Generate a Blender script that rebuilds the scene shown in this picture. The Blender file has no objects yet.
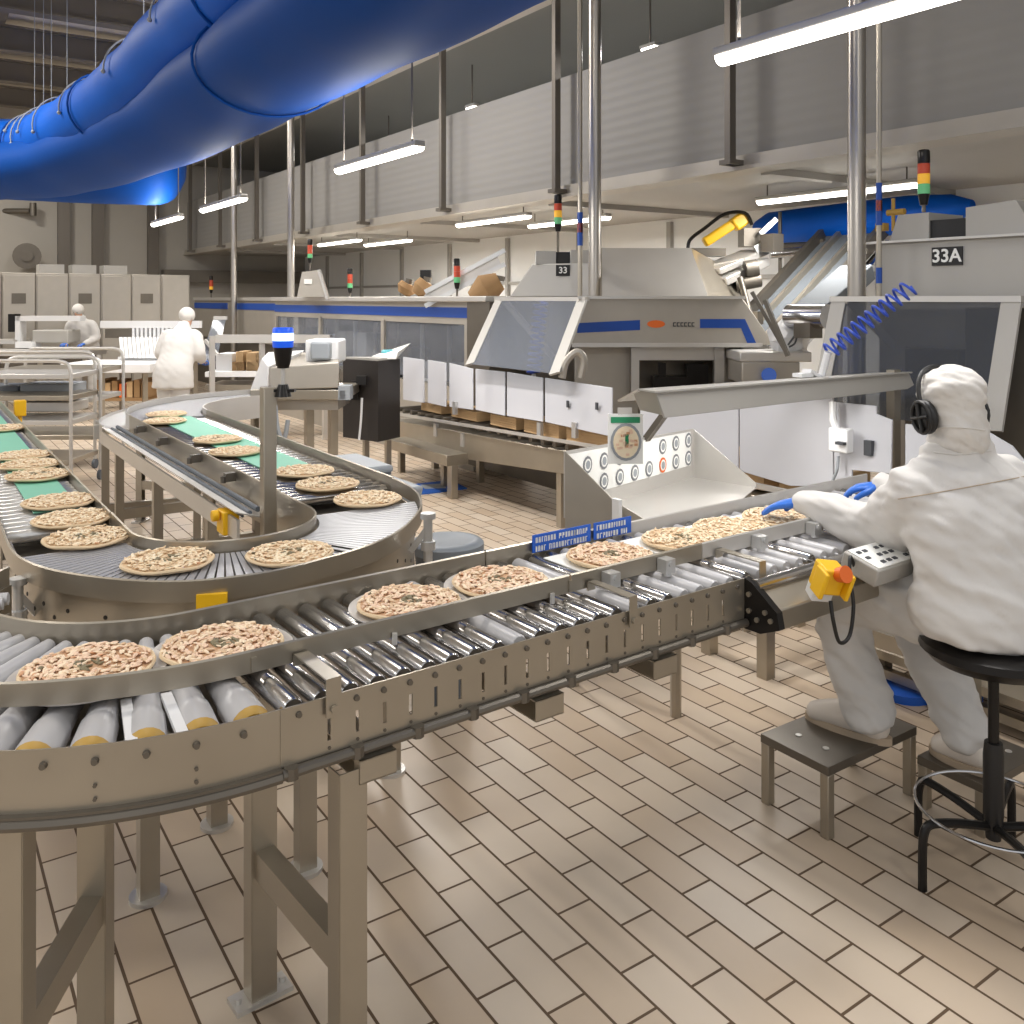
import bpy, bmesh, math, random
from mathutils import Vector, Matrix, Euler
random.seed(7)
PI = math.pi
R = math.radians
scn = bpy.context.scene
col = scn.collection
V3 = Vector

# ---- the room's axes: x runs along the short tile joints, y along the long ones; the camera stands at (0, 0, 1.8)
YAW = R(34.2)
SY, CY = math.sin(YAW), math.cos(YAW)
FPX, HZ, CAMH = 902.0, 299.0, 1.8


def cw(X, Z, h=0.0):
    """metres right of and ahead of the standpoint -> room coordinates"""
    return V3((CY * X + SY * Z, -SY * X + CY * Z, h))


def at(px, py, h):
    Z = FPX * (CAMH - h) / (py - HZ)
    return cw((px - 512) / FPX * Z, Z, h)


def onz(px, py, Z):
    return cw((px - 512) / FPX * Z, Z, CAMH - (py - HZ) * Z / FPX)


def onw(px, py, w):
    r = (px - 512) / FPX
    return onz(px, py, w / (CY * r + SY))


def ont(px, py, t):
    r = (px - 512) / FPX
    return onz(px, py, t / (CY - SY * r))


# ---- materials
def lin(c):
    return tuple(((x / 255) / 12.92 if x / 255 <= .04045 else ((x / 255 + .055) / 1.055) ** 2.4) for x in c)


def mat(name, rgb, metal=0.0, rough=.5, var=0.0, scale=20.0, bump=0.0, emit=0.0, alpha=1.0, stretch=None, spec=.5):
    m = bpy.data.materials.new(name)
    m.use_nodes = True
    nt = m.node_tree
    b = nt.nodes['Principled BSDF']
    c = lin(rgb)
    b.inputs['Base Color'].default_value = (*c, 1)
    b.inputs['Metallic'].default_value = metal
    b.inputs['Roughness'].default_value = rough
    b.inputs['Specular IOR Level'].default_value = spec
    if emit:
        b.inputs['Emission Color'].default_value = (*c, 1)
        b.inputs['Emission Strength'].default_value = emit
    if alpha < 1:
        b.inputs['Alpha'].default_value = alpha
    if var or bump:
        tc = nt.nodes.new('ShaderNodeTexCoord')
        mp = nt.nodes.new('ShaderNodeMapping')
        if stretch:
            mp.inputs['Scale'].default_value = stretch
        nz = nt.nodes.new('ShaderNodeTexNoise')
        nz.inputs['Scale'].default_value = scale
        nz.inputs['Detail'].default_value = 2
        nt.links.new(tc.outputs['Object'], mp.inputs['Vector'])
        nt.links.new(mp.outputs['Vector'], nz.inputs['Vector'])
        if var:
            mx = nt.nodes.new('ShaderNodeMix')
            mx.data_type = 'RGBA'
            mx.inputs['A'].default_value = (*[x * (1 - var) for x in c], 1)
            mx.inputs['B'].default_value = (*[min(1, x * (1 + var)) for x in c], 1)
            nt.links.new(nz.outputs['Fac'], mx.inputs['Factor'])
            nt.links.new(mx.outputs['Result'], b.inputs['Base Color'])
            mr = nt.nodes.new('ShaderNodeMapRange')
            mr.inputs['To Min'].default_value = max(.02, rough - .04)
            mr.inputs['To Max'].default_value = min(1, rough + .05)
            nt.links.new(nz.outputs['Fac'], mr.inputs['Value'])
            nt.links.new(mr.outputs['Result'], b.inputs['Roughness'])
        if bump:
            bp = nt.nodes.new('ShaderNodeBump')
            bp.inputs['Strength'].default_value = bump
            bp.inputs['Distance'].default_value = .01
            nt.links.new(nz.outputs['Fac'], bp.inputs['Height'])
            nt.links.new(bp.outputs['Normal'], b.inputs['Normal'])
    return m


M = {}
M['steel'] = mat('brushed_steel', (172, 164, 150), .8, .34, .12, 5, .03)
M['steel_l'] = mat('bright_steel', (206, 203, 198), .6, .38, .05, 4)
M['steel_m'] = mat('matt_steel', (176, 170, 160), .55, .5, .08, 6)
M['steel_d'] = mat('dark_steel', (112, 106, 97), .7, .42, .12, 8)
M['pole'] = mat('pole_steel', (176, 170, 162), .9, .3, .05, 3)
M['chrome'] = mat('chrome', (205, 205, 207), 1, .16)
M['roller'] = mat('roller_steel', (178, 176, 174), .95, .2, .08, 30)
M['alu'] = mat('aluminium', (205, 205, 204), .7, .32, .05, 30)
M['galv'] = mat('painted_panel_grey', (170, 167, 161), .15, .55, .06, 3)
M['white'] = mat('white_plastic', (226, 226, 226), 0, .45, .03, 4)
M['panelw'] = mat('white_guard_plastic', (186, 186, 190), 0, .45, .03, 3)
M['greyp'] = mat('grey_plastic', (150, 155, 160), 0, .5, .05, 10)
M['greyl'] = mat('grey_bin_lid', (116, 123, 130), 0, .45, .05, 10)
M['greyd'] = mat('dark_grey_plastic', (88, 94, 101), 0, .5, .08, 10)
M['rollerg'] = mat('grey_roller_sleeve', (186, 185, 186), .1, .38, .05, 12)
M['ochre'] = mat('ochre_end_cap', (176, 140, 62), 0, .5, .1, 30)
M['black'] = mat('black_rubber', (26, 25, 25), 0, .45)
M['blackm'] = mat('black_metal', (34, 32, 31), .5, .3)
M['dark'] = mat('dark_recess', (38, 34, 30), .1, .6)
M['anth'] = mat('anthracite_cabinet', (58, 54, 52), .3, .4, .1, 3)
M['blue'] = mat('blue_plastic', (28, 92, 196), 0, .4)
M['bluest'] = mat('blue_stripe', (12, 68, 154), 0, .45)
M['bluem'] = mat('blue_mat', (32, 88, 172), 0, .6)
M['yellow'] = mat('yellow_plastic', (236, 184, 22), 0, .4)
M['orange'] = mat('orange_plastic', (226, 108, 40), 0, .4)
M['red'] = mat('red_plastic', (196, 74, 44), 0, .4)
M['green'] = mat('green_plastic', (40, 150, 96), 0, .4)
M['amberlit'] = mat('lit_amber_lens', (236, 176, 50), 0, .4, emit=.35)
M['greenlit'] = mat('lit_green_lens', (96, 176, 120), 0, .4, emit=.25)
M['bluelit'] = mat('lit_blue_lens', (18, 84, 215), 0, .3, emit=.7)
M['bluecore'] = mat('lit_blue_core', (190, 225, 255), 0, .3, emit=2.2)
M['beltg'] = mat('green_belt', (122, 190, 164), 0, .5, .06, 15)
M['slat'] = mat('grey_belt_slat', (168, 168, 171), .2, .36, .06, 14)
M['card'] = mat('cardboard', (196, 164, 122), 0, .8, .08, 8)
M['cardd'] = mat('brown_cardboard', (150, 118, 80), 0, .8, .12, 8)
M['paper'] = mat('white_paper', (236, 236, 232), 0, .6)
M['tube'] = mat('fluorescent_tube', (255, 250, 240), 0, .4, emit=9)
M['cloth'] = mat('white_work_cloth', (208, 205, 201), 0, .85, .03, 6, .12)
M['clothp'] = mat('pale_trouser_cloth', (206, 204, 201), 0, .85, .03, 6, .12)
M['cap'] = mat('hair_net_cap', (214, 210, 204), 0, .8, .04, 30, .15)
M['shoe'] = mat('white_work_shoe', (214, 205, 194), 0, .5, .05, 12)
M['sole'] = mat('beige_shoe_sole', (178, 160, 138), 0, .7)
M['skin'] = mat('skin', (214, 168, 140), 0, .55, .05, 12)
M['hair'] = mat('dark_eyes', (40, 30, 26), 0, .5)
M['lips'] = mat('lips', (176, 110, 100), 0, .5)
M['glove'] = mat('blue_nitrile_glove', (44, 106, 200), 0, .4, .05, 30)
M['cord'] = mat('pale_cord', (138, 144, 152), 0, .6)
M['hose'] = mat('blue_air_hose', (54, 84, 190), 0, .35)
M['ceil'] = mat('ceiling_sheet', (196, 190, 180), 0, .7, .1, 2)
M['beam'] = mat('dark_beam', (112, 106, 97), .3, .6)
M['strut'] = mat('strut_steel', (112, 106, 98), .6, .45)
M['poster_g'] = mat('poster_green', (38, 140, 96), 0, .6)
M['ink'] = mat('grey_print', (120, 122, 126), 0, .6)
M['ink2'] = mat('dark_print', (66, 68, 72), 0, .6)
M['dough'] = mat('pizza_dough', (222, 192, 150), 0, .75, .14, 40, .3)
M['doughl'] = mat('pizza_rim', (222, 198, 162), 0, .75, .10, 40, .3)
M['sauce'] = mat('pizza_sauce', (196, 156, 120), 0, .6, .2, 60, .4)
M['ham'] = mat('ham_piece', (230, 198, 170), 0, .55, .08, 60)
M['cheese'] = mat('cheese_piece', (238, 216, 186), 0, .5, .05, 60)
M['mush'] = mat('mushroom_piece', (214, 184, 150), 0, .6, .1, 60)
M['tom'] = mat('tomato_piece', (204, 154, 116), 0, .5, .15, 60)
M['herb'] = mat('herb_piece', (122, 112, 84), 0, .6, .15, 60)
M['ham2'] = mat('pale_ham_piece', (230, 204, 170), 0, .6, .06, 60)
M['cheese2'] = mat('pale_cheese_piece', (238, 222, 192), 0, .6, .05, 60)
M['mush2'] = mat('pale_mushroom_piece', (216, 190, 154), 0, .6, .08, 60)
M['sauce2'] = mat('pale_pizza_sauce', (214, 184, 146), 0, .65, .15, 60, .3)
M['beltd'] = mat('grey_rubber_belt', (96, 101, 106), 0, .75, .05, 6, spec=.25)
M['tray'] = mat('grey_film_plate', (190, 184, 177), 0, .35, .05, 20)


def clear(name, rgb, fac, rough=.08):
    m = bpy.data.materials.new(name)
    m.use_nodes = True
    nt = m.node_tree
    b = nt.nodes['Principled BSDF']
    b.inputs['Base Color'].default_value = (*lin(rgb), 1)
    b.inputs['Roughness'].default_value = rough
    tr = nt.nodes.new('ShaderNodeBsdfTransparent')
    tr.inputs['Color'].default_value = (.93, .95, .97, 1)
    mx = nt.nodes.new('ShaderNodeMixShader')
    mx.inputs['Fac'].default_value = fac
    nt.links.new(tr.outputs[0], mx.inputs[1])
    nt.links.new(b.outputs[0], mx.inputs[2])
    nt.links.new(mx.outputs[0], nt.nodes['Material Output'].inputs['Surface'])
    return m


M['poly'] = clear('clear_guard_sheet', (128, 132, 140), .42)
M['polyd'] = clear('tinted_guard_sheet', (84, 86, 90), .52)  # darkness behind the guard put into the sheet's own colour


# ---- mesh building
class MB:
    def __init__(s, xf=None):
        s.bm = bmesh.new()
        s.mi = 0
        s.xf = xf or Matrix()

    def v(s, p):
        return s.bm.verts.new(s.xf @ V3(p))

    def f(s, vs):
        try:
            fc = s.bm.faces.new(vs)
            fc.material_index = s.mi
            return fc
        except ValueError:
            return None

    def poly(s, pts):
        return s.f([s.v(p) for p in pts])

    def hexa(s, p):
        """8 corners: bottom loop 0-3, top loop 4-7"""
        v = [s.v(q) for q in p]
        for q in ((3, 2, 1, 0), (4, 5, 6, 7), (0, 1, 5, 4), (1, 2, 6, 5), (2, 3, 7, 6), (3, 0, 4, 7)):
            s.f([v[i] for i in q])
        return s

    def box(s, a, b):
        x0, y0, z0 = [min(i, j) for i, j in zip(a, b)]
        x1, y1, z1 = [max(i, j) for i, j in zip(a, b)]
        return s.hexa([(x0, y0, z0), (x1, y0, z0), (x1, y1, z0), (x0, y1, z0),
                       (x0, y0, z1), (x1, y0, z1), (x1, y1, z1), (x0, y1, z1)])

    def cbox(s, c, size, rot=None):
        rot = rot or Matrix.Identity(3)
        c = V3(c)
        h = [x / 2 for x in size]
        P = [(-1, -1, -1), (1, -1, -1), (1, 1, -1), (-1, 1, -1), (-1, -1, 1), (1, -1, 1), (1, 1, 1), (-1, 1, 1)]
        return s.hexa([c + rot @ V3((q[0] * h[0], q[1] * h[1], q[2] * h[2])) for q in P])

    def bar(s, p0, p1, wd, ht, up=(0, 0, 1)):
        """rectangular bar between two points"""
        p0, p1 = V3(p0), V3(p1)
        d = (p1 - p0).normalized()
        u = V3(up)
        if abs(d.dot(u)) > .99:
            u = V3((0, 1, 0))
        l = d.cross(u).normalized()
        u = l.cross(d)
        a, b = l * wd / 2, u * ht / 2
        return s.hexa([p0 - a - b, p0 + a - b, p1 + a - b, p1 - a - b, p0 - a + b, p0 + a + b, p1 + a + b, p1 - a + b])

    def prism(s, pts, off):
        off = V3(off)
        a = [s.v(p) for p in pts]
        b = [s.v(V3(p) + off) for p in pts]
        s.f(list(reversed(a)))
        s.f(b)
        n = len(a)
        for i in range(n):
            s.f([a[i], a[(i + 1) % n], b[(i + 1) % n], b[i]])
        return s

    def tube(s, pts, r, n=8, closed=False, caps=True, ell=None):
        pts = [V3(p) for p in pts]
        k = len(pts)
        rs = r if isinstance(r, (list, tuple)) else [r] * k
        rings = []
        u = None
        for i, p in enumerate(pts):
            if closed:
                d = pts[(i + 1) % k] - pts[i - 1]
            else:
                d = pts[min(i + 1, k - 1)] - pts[max(i - 1, 0)]
            if d.length < 1e-9:
                d = V3((0, 0, 1))
            d.normalize()
            if u is None:
                u = d.cross(V3((0, 0, 1)))
                if u.length < .05:
                    u = d.cross(V3((0, 1, 0)))
            u = (u - d * u.dot(d)).normalized()
            w = d.cross(u)
            e = ell[i] if ell else 1
            rings.append([s.v(p + (u * math.cos(2 * PI * j / n) + w * math.sin(2 * PI * j / n) * e) * rs[i]) for j in range(n)])
        m = k if closed else k - 1
        for i in range(m):
            a, b = rings[i], rings[(i + 1) % k]
            for j in range(n):
                s.f([a[j], a[(j + 1) % n], b[(j + 1) % n], b[j]])
        if caps and not closed:
            s.f(list(reversed(rings[0])))
            s.f(rings[-1])
        return s

    def cyl(s, p0, p1, r0, r1=None, n=16):
        return s.tube([p0, p1], [r0, r0 if r1 is None else r1], n)

    def lathe(s, prof, c=(0, 0, 0), n=24):
        c = V3(c)
        rings = []
        for (r, z) in prof:
            if r < 1e-6:
                rings.append([s.v(c + V3((0, 0, z)))])
            else:
                rings.append([s.v(c + V3((r * math.cos(2 * PI * j / n), r * math.sin(2 * PI * j / n), z))) for j in range(n)])
        for a, b in zip(rings, rings[1:]):
            if len(a) == 1 and len(b) == 1:
                continue
            for j in range(n):
                if len(a) == 1:
                    s.f([a[0], b[(j + 1) % n], b[j]])
                elif len(b) == 1:
                    s.f([a[j], a[(j + 1) % n], b[0]])
                else:
                    s.f([a[j], a[(j + 1) % n], b[(j + 1) % n], b[j]])
        return s

    def sweep(s, path, prof, closed=False):
        """profile (across, up) swept along a path, across = left of travel, up = z"""
        path = [V3(p) for p in path]
        k = len(path)
        rings = []
        for i, p in enumerate(path):
            if closed:
                d0, d1 = path[i] - path[i - 1], path[(i + 1) % k] - path[i]
            else:
                d0 = path[i] - path[i - 1] if i else path[1] - path[0]
                d1 = path[i + 1] - path[i] if i < k - 1 else d0
            d = d0.normalized() + d1.normalized()
            l = V3((-d.y, d.x, 0)).normalized()
            rings.append([s.v(p + l * a + V3((0, 0, z))) for a, z in prof])
        n = len(prof)
        for i in range(k if closed else k - 1):
            a, b = rings[i], rings[(i + 1) % k]
            for j in range(n):
                s.f([a[j], a[(j + 1) % n], b[(j + 1) % n], b[j]])
        if not closed:
            s.f(list(reversed(rings[0])))
            s.f(rings[-1])
        return s

    def ball(s, c, r, nu=14, nv=9, rot=None):
        c = V3(c)
        rx = r if isinstance(r, (tuple, list)) else (r, r, r)
        rot = rot or Matrix.Identity(3)
        rings = []
        for i in range(nv + 1):
            th = PI * i / nv
            if i in (0, nv):
                rings.append([s.v(c + rot @ V3((0, 0, rx[2] * math.cos(th))))])
            else:
                rings.append([s.v(c + rot @ V3((rx[0] * math.sin(th) * math.cos(2 * PI * j / nu), rx[1] * math.sin(th) * math.sin(2 * PI * j / nu), rx[2] * math.cos(th)))) for j in range(nu)])
        for a, b in zip(rings, rings[1:]):
            for j in range(nu):
                if len(a) == 1:
                    s.f([a[0], b[j], b[(j + 1) % nu]])
                elif len(b) == 1:
                    s.f([a[j], b[0], a[(j + 1) % nu]])
                else:
                    s.f([a[j], b[j], b[(j + 1) % nu], a[(j + 1) % nu]])
        return s

    def build(s, name, mats, parent=None, smooth=35, bevel=0.0):
        bmesh.ops.recalc_face_normals(s.bm, faces=s.bm.faces)
        if parent is not None:
            s.bm.transform(Matrix.Translation(-V3(parent['_o'])))
        me = bpy.data.meshes.new(name)
        s.bm.to_mesh(me)
        s.bm.free()
        if not isinstance(mats, (list, tuple)):
            mats = [mats]
        for m in mats:
            me.materials.append(M[m] if isinstance(m, str) else m)
        if smooth:
            for p in me.polygons:
                p.use_smooth = True
            me.set_sharp_from_angle(angle=R(smooth))
        o = bpy.data.objects.new(name, me)
        col.objects.link(o)
        if parent is not None:
            o.parent = parent
            o['_o'] = parent['_o']
        else:
            o['_o'] = (0.0, 0.0, 0.0)
        if bevel:
            bv = o.modifiers.new('bevel', 'BEVEL')
            bv.width = bevel
            bv.segments = 2
            bv.limit_method = 'ANGLE'
            bv.angle_limit = R(50)
        return o


def tag(o, label=None, cat=None, group=None, kind=None):
    if label:
        o['label'] = label
    if cat:
        o['category'] = cat
    if group:
        o['group'] = group
    if kind:
        o['kind'] = kind
    return o


def thing(name, label, cat, loc=(0, 0, 0), group=None):
    o = bpy.data.objects.new(name, None)
    o.empty_display_size = .1
    col.objects.link(o)
    o.location = loc
    o['_o'] = tuple(loc)
    return tag(o, label, cat, group)


def recentre(o, base=None):
    """move a one-mesh thing's origin to its base"""
    me = o.data
    xs = [v.co for v in me.vertices]
    lo = V3([min(c[i] for c in xs) for i in range(3)])
    hi = V3([max(c[i] for c in xs) for i in range(3)])
    b = V3(base) if base else V3(((lo.x + hi.x) / 2, (lo.y + hi.y) / 2, lo.z))
    me.transform(Matrix.Translation(-b))
    o.location = b
    return o


def single(name, mb, mats, label, cat, group=None, smooth=35, bevel=0.0):
    return recentre(tag(mb.build(name, mats, None, smooth, bevel), label, cat, group))


def split_islands(o):
    """each loose piece of a part becomes a part of its own"""
    me = o.data
    par = list(range(len(me.vertices)))

    def find(i):
        while par[i] != i:
            par[i] = par[par[i]]
            i = par[i]
        return i
    for e in me.edges:
        a, b = find(e.vertices[0]), find(e.vertices[1])
        par[a] = b
    roots = sorted({find(i) for i in range(len(par))})
    for r in roots[1:]:
        bm = bmesh.new()
        bm.from_mesh(me)
        bm.verts.ensure_lookup_table()
        bmesh.ops.delete(bm, geom=[v for v in bm.verts if find(v.index) != r], context='VERTS')
        m2 = me.copy()
        bm.to_mesh(m2)
        bm.free()
        c = o.copy()
        c.data = m2
        col.objects.link(c)
    bm = bmesh.new()
    bm.from_mesh(me)
    bm.verts.ensure_lookup_table()
    bmesh.ops.delete(bm, geom=[v for v in bm.verts if find(v.index) != roots[0]], context='VERTS')
    bm.to_mesh(me)
    bm.free()


def dup(root, loc, rotz=0.0, label=None):
    r = root.copy()
    col.objects.link(r)
    r.location = loc
    r.rotation_euler = (0, 0, rotz)
    if label:
        r['label'] = label
    for ch in list(root.children):
        c = ch.copy()
        col.objects.link(c)
        c.parent = r
        for g in list(ch.children):
            d = g.copy()
            col.objects.link(d)
            d.parent = c
    return r


def inst(name, src, parent, loc, rot=(0, 0, 0), scale=None):
    """another object with src's mesh, placed in room coordinates under parent"""
    o = bpy.data.objects.new(name, src)
    col.objects.link(o)
    o.parent = parent
    o.location = V3(loc) - V3(parent['_o'])
    o.rotation_euler = rot
    if scale:
        o.scale = scale
    return o


def mesh_of(mb, name, mats, smooth=35):
    o = mb.build(name, mats, None, smooth)
    me = o.data
    bpy.data.objects.remove(o)
    return me


def bake(o):
    dg = bpy.context.evaluated_depsgraph_get()
    dg.update()
    me = bpy.data.meshes.new_from_object(o.evaluated_get(dg))
    o.modifiers.clear()
    o.data = me
    for p in me.polygons:
        p.use_smooth = True
    return o


def spline(pts, n=6):
    """Catmull-Rom through 2-D or 3-D points"""
    P = [V3(p) for p in pts]
    out = []
    for i in range(len(P) - 1):
        a, b, c, d = P[max(i - 1, 0)], P[i], P[i + 1], P[min(i + 2, len(P) - 1)]
        for k in range(n):
            t = k / n
            out.append(.5 * ((2 * b) + (c - a) * t + (2 * a - 5 * b + 4 * c - d) * t * t + (3 * b - a - 3 * c + d) * t ** 3))
    out.append(P[-1])
    return out


def struct(name, mb, m, smooth=0):
    return tag(mb.build(name, m, None, smooth), kind='structure')


# =====================================================================  camera
cam = bpy.data.cameras.new('camera')
cam.lens = FPX / 1024 * 36
cam.sensor_width = 36
cam.shift_y = -(512 - HZ) / 1024
cam.clip_start = .05
cam.clip_end = 200
co = bpy.data.objects.new('camera', cam)
col.objects.link(co)
co.location = (0, 0, CAMH)
co.rotation_euler = (PI / 2, 0, -YAW)
scn.camera = co

# =====================================================================  floor tiles
TL, TW = .2790, .1219


def floor_mat():
    m = bpy.data.materials.new('floor_tiles')
    m.use_nodes = True
    nt = m.node_tree
    N, L = nt.nodes, nt.links
    b = N['Principled BSDF']
    tc = N.new('ShaderNodeTexCoord')
    sp = N.new('ShaderNodeSeparateXYZ')
    L.new(tc.outputs['Object'], sp.inputs[0])

    def add(sock, v):
        a = N.new('ShaderNodeMath')
        a.inputs[1].default_value = v
        L.new(sock, a.inputs[0])
        return a.outputs[0]
    cb = N.new('ShaderNodeCombineXYZ')
    L.new(add(sp.outputs['Y'], -2.944 + 40 * TL), cb.inputs['X'])
    L.new(add(sp.outputs['X'], -1.471 + 200 * TW), cb.inputs['Y'])
    br = N.new('ShaderNodeTexBrick')
    br.offset = .5
    br.offset_frequency = 2
    for k, v in (('Scale', 1), ('Mortar Size', .0046), ('Mortar Smooth', .2), ('Bias', 0), ('Brick Width', TL), ('Row Height', TW)):
        br.inputs[k].default_value = v
    br.inputs['Color1'].default_value = (*lin((192, 171, 147)), 1)
    br.inputs['Color2'].default_value = (*lin((206, 191, 172)), 1)
    br.inputs['Mortar'].default_value = (*lin((92, 72, 52)), 1)
    L.new(cb.outputs[0], br.inputs['Vector'])
    nz = N.new('ShaderNodeTexNoise')
    nz.inputs['Scale'].default_value = 1.1
    nz.inputs['Detail'].default_value = 5
    L.new(tc.outputs['Object'], nz.inputs['Vector'])
    rmp = N.new('ShaderNodeMapRange')
    rmp.inputs['From Min'].default_value = .35
    rmp.inputs['From Max'].default_value = .7
    rmp.inputs['To Min'].default_value = .86
    rmp.inputs['To Max'].default_value = 1.06
    L.new(nz.outputs['Fac'], rmp.inputs['Value'])
    mx = N.new('ShaderNodeMix')
    mx.data_type = 'RGBA'
    mx.blend_type = 'MULTIPLY'
    mx.inputs['Factor'].default_value = 1
    L.new(br.outputs['Color'], mx.inputs['A'])
    L.new(rmp.outputs['Result'], mx.inputs['B'])
    L.new(mx.outputs['Result'], b.inputs['Base Color'])
    r2 = N.new('ShaderNodeMapRange')
    r2.inputs['To Min'].default_value = .38
    r2.inputs['To Max'].default_value = .8
    L.new(br.outputs['Fac'], r2.inputs['Value'])
    L.new(r2.outputs['Result'], b.inputs['Roughness'])
    iv = N.new('ShaderNodeMath')
    iv.operation = 'SUBTRACT'
    iv.inputs[0].default_value = 1
    L.new(br.outputs['Fac'], iv.inputs[1])
    bp = N.new('ShaderNodeBump')
    bp.inputs['Strength'].default_value = .5
    bp.inputs['Distance'].default_value = .003
    L.new(iv.outputs[0], bp.inputs['Height'])
    L.new(bp.outputs['Normal'], b.inputs['Normal'])
    return m


M['floor'] = floor_mat()


def corrug_mat():
    m = mat('corrugated_bulkhead', (140, 138, 134), .1, .6, .05, 2)
    nt = m.node_tree
    b = nt.nodes['Principled BSDF']
    tc = nt.nodes.new('ShaderNodeTexCoord')
    wv = nt.nodes.new('ShaderNodeTexWave')
    wv.bands_direction = 'Z'
    wv.inputs['Scale'].default_value = 3.2
    wv.inputs['Distortion'].default_value = .3
    bp = nt.nodes.new('ShaderNodeBump')
    bp.inputs['Strength'].default_value = .10
    bp.inputs['Distance'].default_value = .02
    nt.links.new(tc.outputs['Object'], wv.inputs['Vector'])
    nt.links.new(wv.outputs['Fac'], bp.inputs['Height'])
    nt.links.new(bp.outputs['Normal'], b.inputs['Normal'])
    return m


M['corr'] = corrug_mat()
M['wallw'] = mat('pale_wall_panel', (236, 236, 233), 0, .6, .03, 2)
M['wallg'] = mat('grey_wall_panel', (164, 159, 150), 0, .6, .05, 1.5)
M['void'] = mat('dark_upper_deck', (128, 127, 122), .2, .6, .1, 1)

mb = MB()
mb.box((-9, -6, -.1), (9.2, 22.8, 0))
struct('floor', mb, 'floor')
mb = MB()
mb.box((-9, 22.6, 0), (9.2, 22.8, 6.2))
struct('wall_back', mb, 'wallg')
mb = MB()
mb.box((8.8, -6, 0), (9.0, 22.6, 5.1))
struct('wall_right', mb, 'wallw')
mb = MB()
mb.box((-9, 2.5, 6.0), (5.8, 22.8, 6.15))
struct('ceiling', mb, 'ceil')
# bulkhead hanging along the right-hand side
BW = 5.8
mb = MB()
mb.box((BW, -6, 2.96), (BW + .12, 22.6, 4.14))
struct('wall_upper', mb, 'corr')
mb = MB()
mb.box((BW - .06, -6, 2.86), (BW + .2, 22.6, 2.985))
mb.box((BW - .09, -6, 2.86), (BW - .06, 22.6, 2.89))
struct('trim_1', mb, 'steel_m')
mb = MB()
mb.box((BW + .12, -6, 2.9), (8.8, 22.6, 2.98))
for t in range(-4, 22, 3):
    mb.box((BW + .2, t, 2.84), (8.8, t + .1, 2.9))
struct('ceiling_soffit', mb, 'galv')
mb = MB()
mb.box((BW - .05, -6, 5.06), (8.8, 22.6, 5.2))
struct('ceiling_deck', mb, 'void')
mb = MB()
mb.box((BW - .12, -6, 4.98), (BW + .02, 22.6, 5.22))
mb.box((BW - .12, -6, 5.22), (BW + .02, 22.6, 6.0))
struct('trim_2', mb, 'ceil')
mb = MB()
for t in range(-5, 22, 2):
    mb.box((8.74, t, .9), (8.8, t + .08, 2.86))
mb.box((8.76, -6, 2.05), (8.8, 22.6, 2.1))
struct('trim_3', mb, 'galv')
for i, t in enumerate((9.0, 11.0, 13.2, 15.4, 17.6, 19.8)):
    mb = MB()
    mb.box((-9, t - .11, 5.5), (BW - .12, t + .11, 5.53))
    mb.box((-9, t - .02, 5.53), (BW - .12, t + .02, 5.85))
    mb.box((-9, t - .11, 5.85), (BW - .12, t + .11, 5.88))
    struct('beam_%d' % (i + 1), mb, 'beam')
for i, w in enumerate((-1.2, 1.2)):
    mb = MB()
    mb.box((w - .1, 4, 5.88), (w + .1, 22.6, 6.0))
    struct('beam_%d' % (i + 7), mb, 'beam')
for i, w in enumerate((1.4, 3.07, 3.78, 4.99)):
    mb = MB()
    mb.box((w - .12, 22.44, 0), (w + .12, 22.6, 6.0))
    struct('trim_%d' % (i + 4), mb, 'strut')
mb = MB()
mb.box((5.2, 22.3, 2.2), (8.8, 22.6, 2.5))
struct('trim_8', mb, 'beam')

# =====================================================================  struts, poles, pipes along the bulkhead
for k in range(8):
    t = 5.12 + 2.37 * k
    wh = ('nearest, behind the end of the largest lamp', 'second nearest, above the amber stack lamp', 'third nearest', 'fourth nearest',
          'fourth from the back wall', 'third from the back wall', 'second from the back wall', 'beside the back wall')[k]
    mb = MB()
    mb.box((BW - .19, t - .03, 2.9), (BW - .12, t + .03, 5.0))
    mb.box((BW - .22, t - .06, 2.9), (BW - .06, t + .06, 2.94))
    single('hanger_strut', mb, 'strut', 'dark hanger strut on the grey bulkhead, ' + wh, 'strut', 'hanger struts along the grey bulkhead')
PW = 5.25
for i, (t, wh) in enumerate(((3.66, 'nearest and thickest, in front of the 33A machine'), (6.38, 'rising behind the logo machine in mid picture'),
                             (14.1, 'rising over the far blue-striped machines'), (17.1, 'farthest, near the grey back wall'))):
    p = thing('support_pole', 'round bright steel pole, ' + wh, 'pole', (PW, t, 0), 'round steel poles along the machines')
    mb = MB()
    mb.cyl((PW, t, .02), (PW, t, 6.0), .058, n=20)
    mb.build('shaft', 'pole', p)
    mb = MB()
    mb.cyl((PW, t, 0), (PW, t, .02), .11)
    mb.build('base_plate', 'steel', p)


def air_pipe(p, r, top, bands, label):
    o = thing('air_pipe', label, 'pipe', (p.x, p.y, 1.75), 'marked air pipes by the poles')
    mb = MB()
    mb.cyl((p.x, p.y, 1.75), (p.x, p.y, top), r, n=10)
    mb.build('pipe', 'steel', o)
    for (h0, h1, m) in bands:
        mb = MB()
        mb.cyl((p.x, p.y, h0), (p.x, p.y, h1), r + .004, n=10)
        mb.build('marker_band', m, o)


q = onz(879, 300, 5.75)
air_pipe(q, .016, 6.0, ((2.27, 2.54, 'bluest'), (2.36, 2.43, 'orange'), (1.9, 2.0, 'bluest')), 'thin vertical air pipe with blue and orange bands beside the thick pole')
q = onz(580, 300, 7.6)
air_pipe(q, .02, 6.0, ((2.25, 2.53, 'bluest'), (2.36, 2.44, 'orange')), 'thin vertical air pipe with blue and orange bands beside the mid pole')

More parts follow.
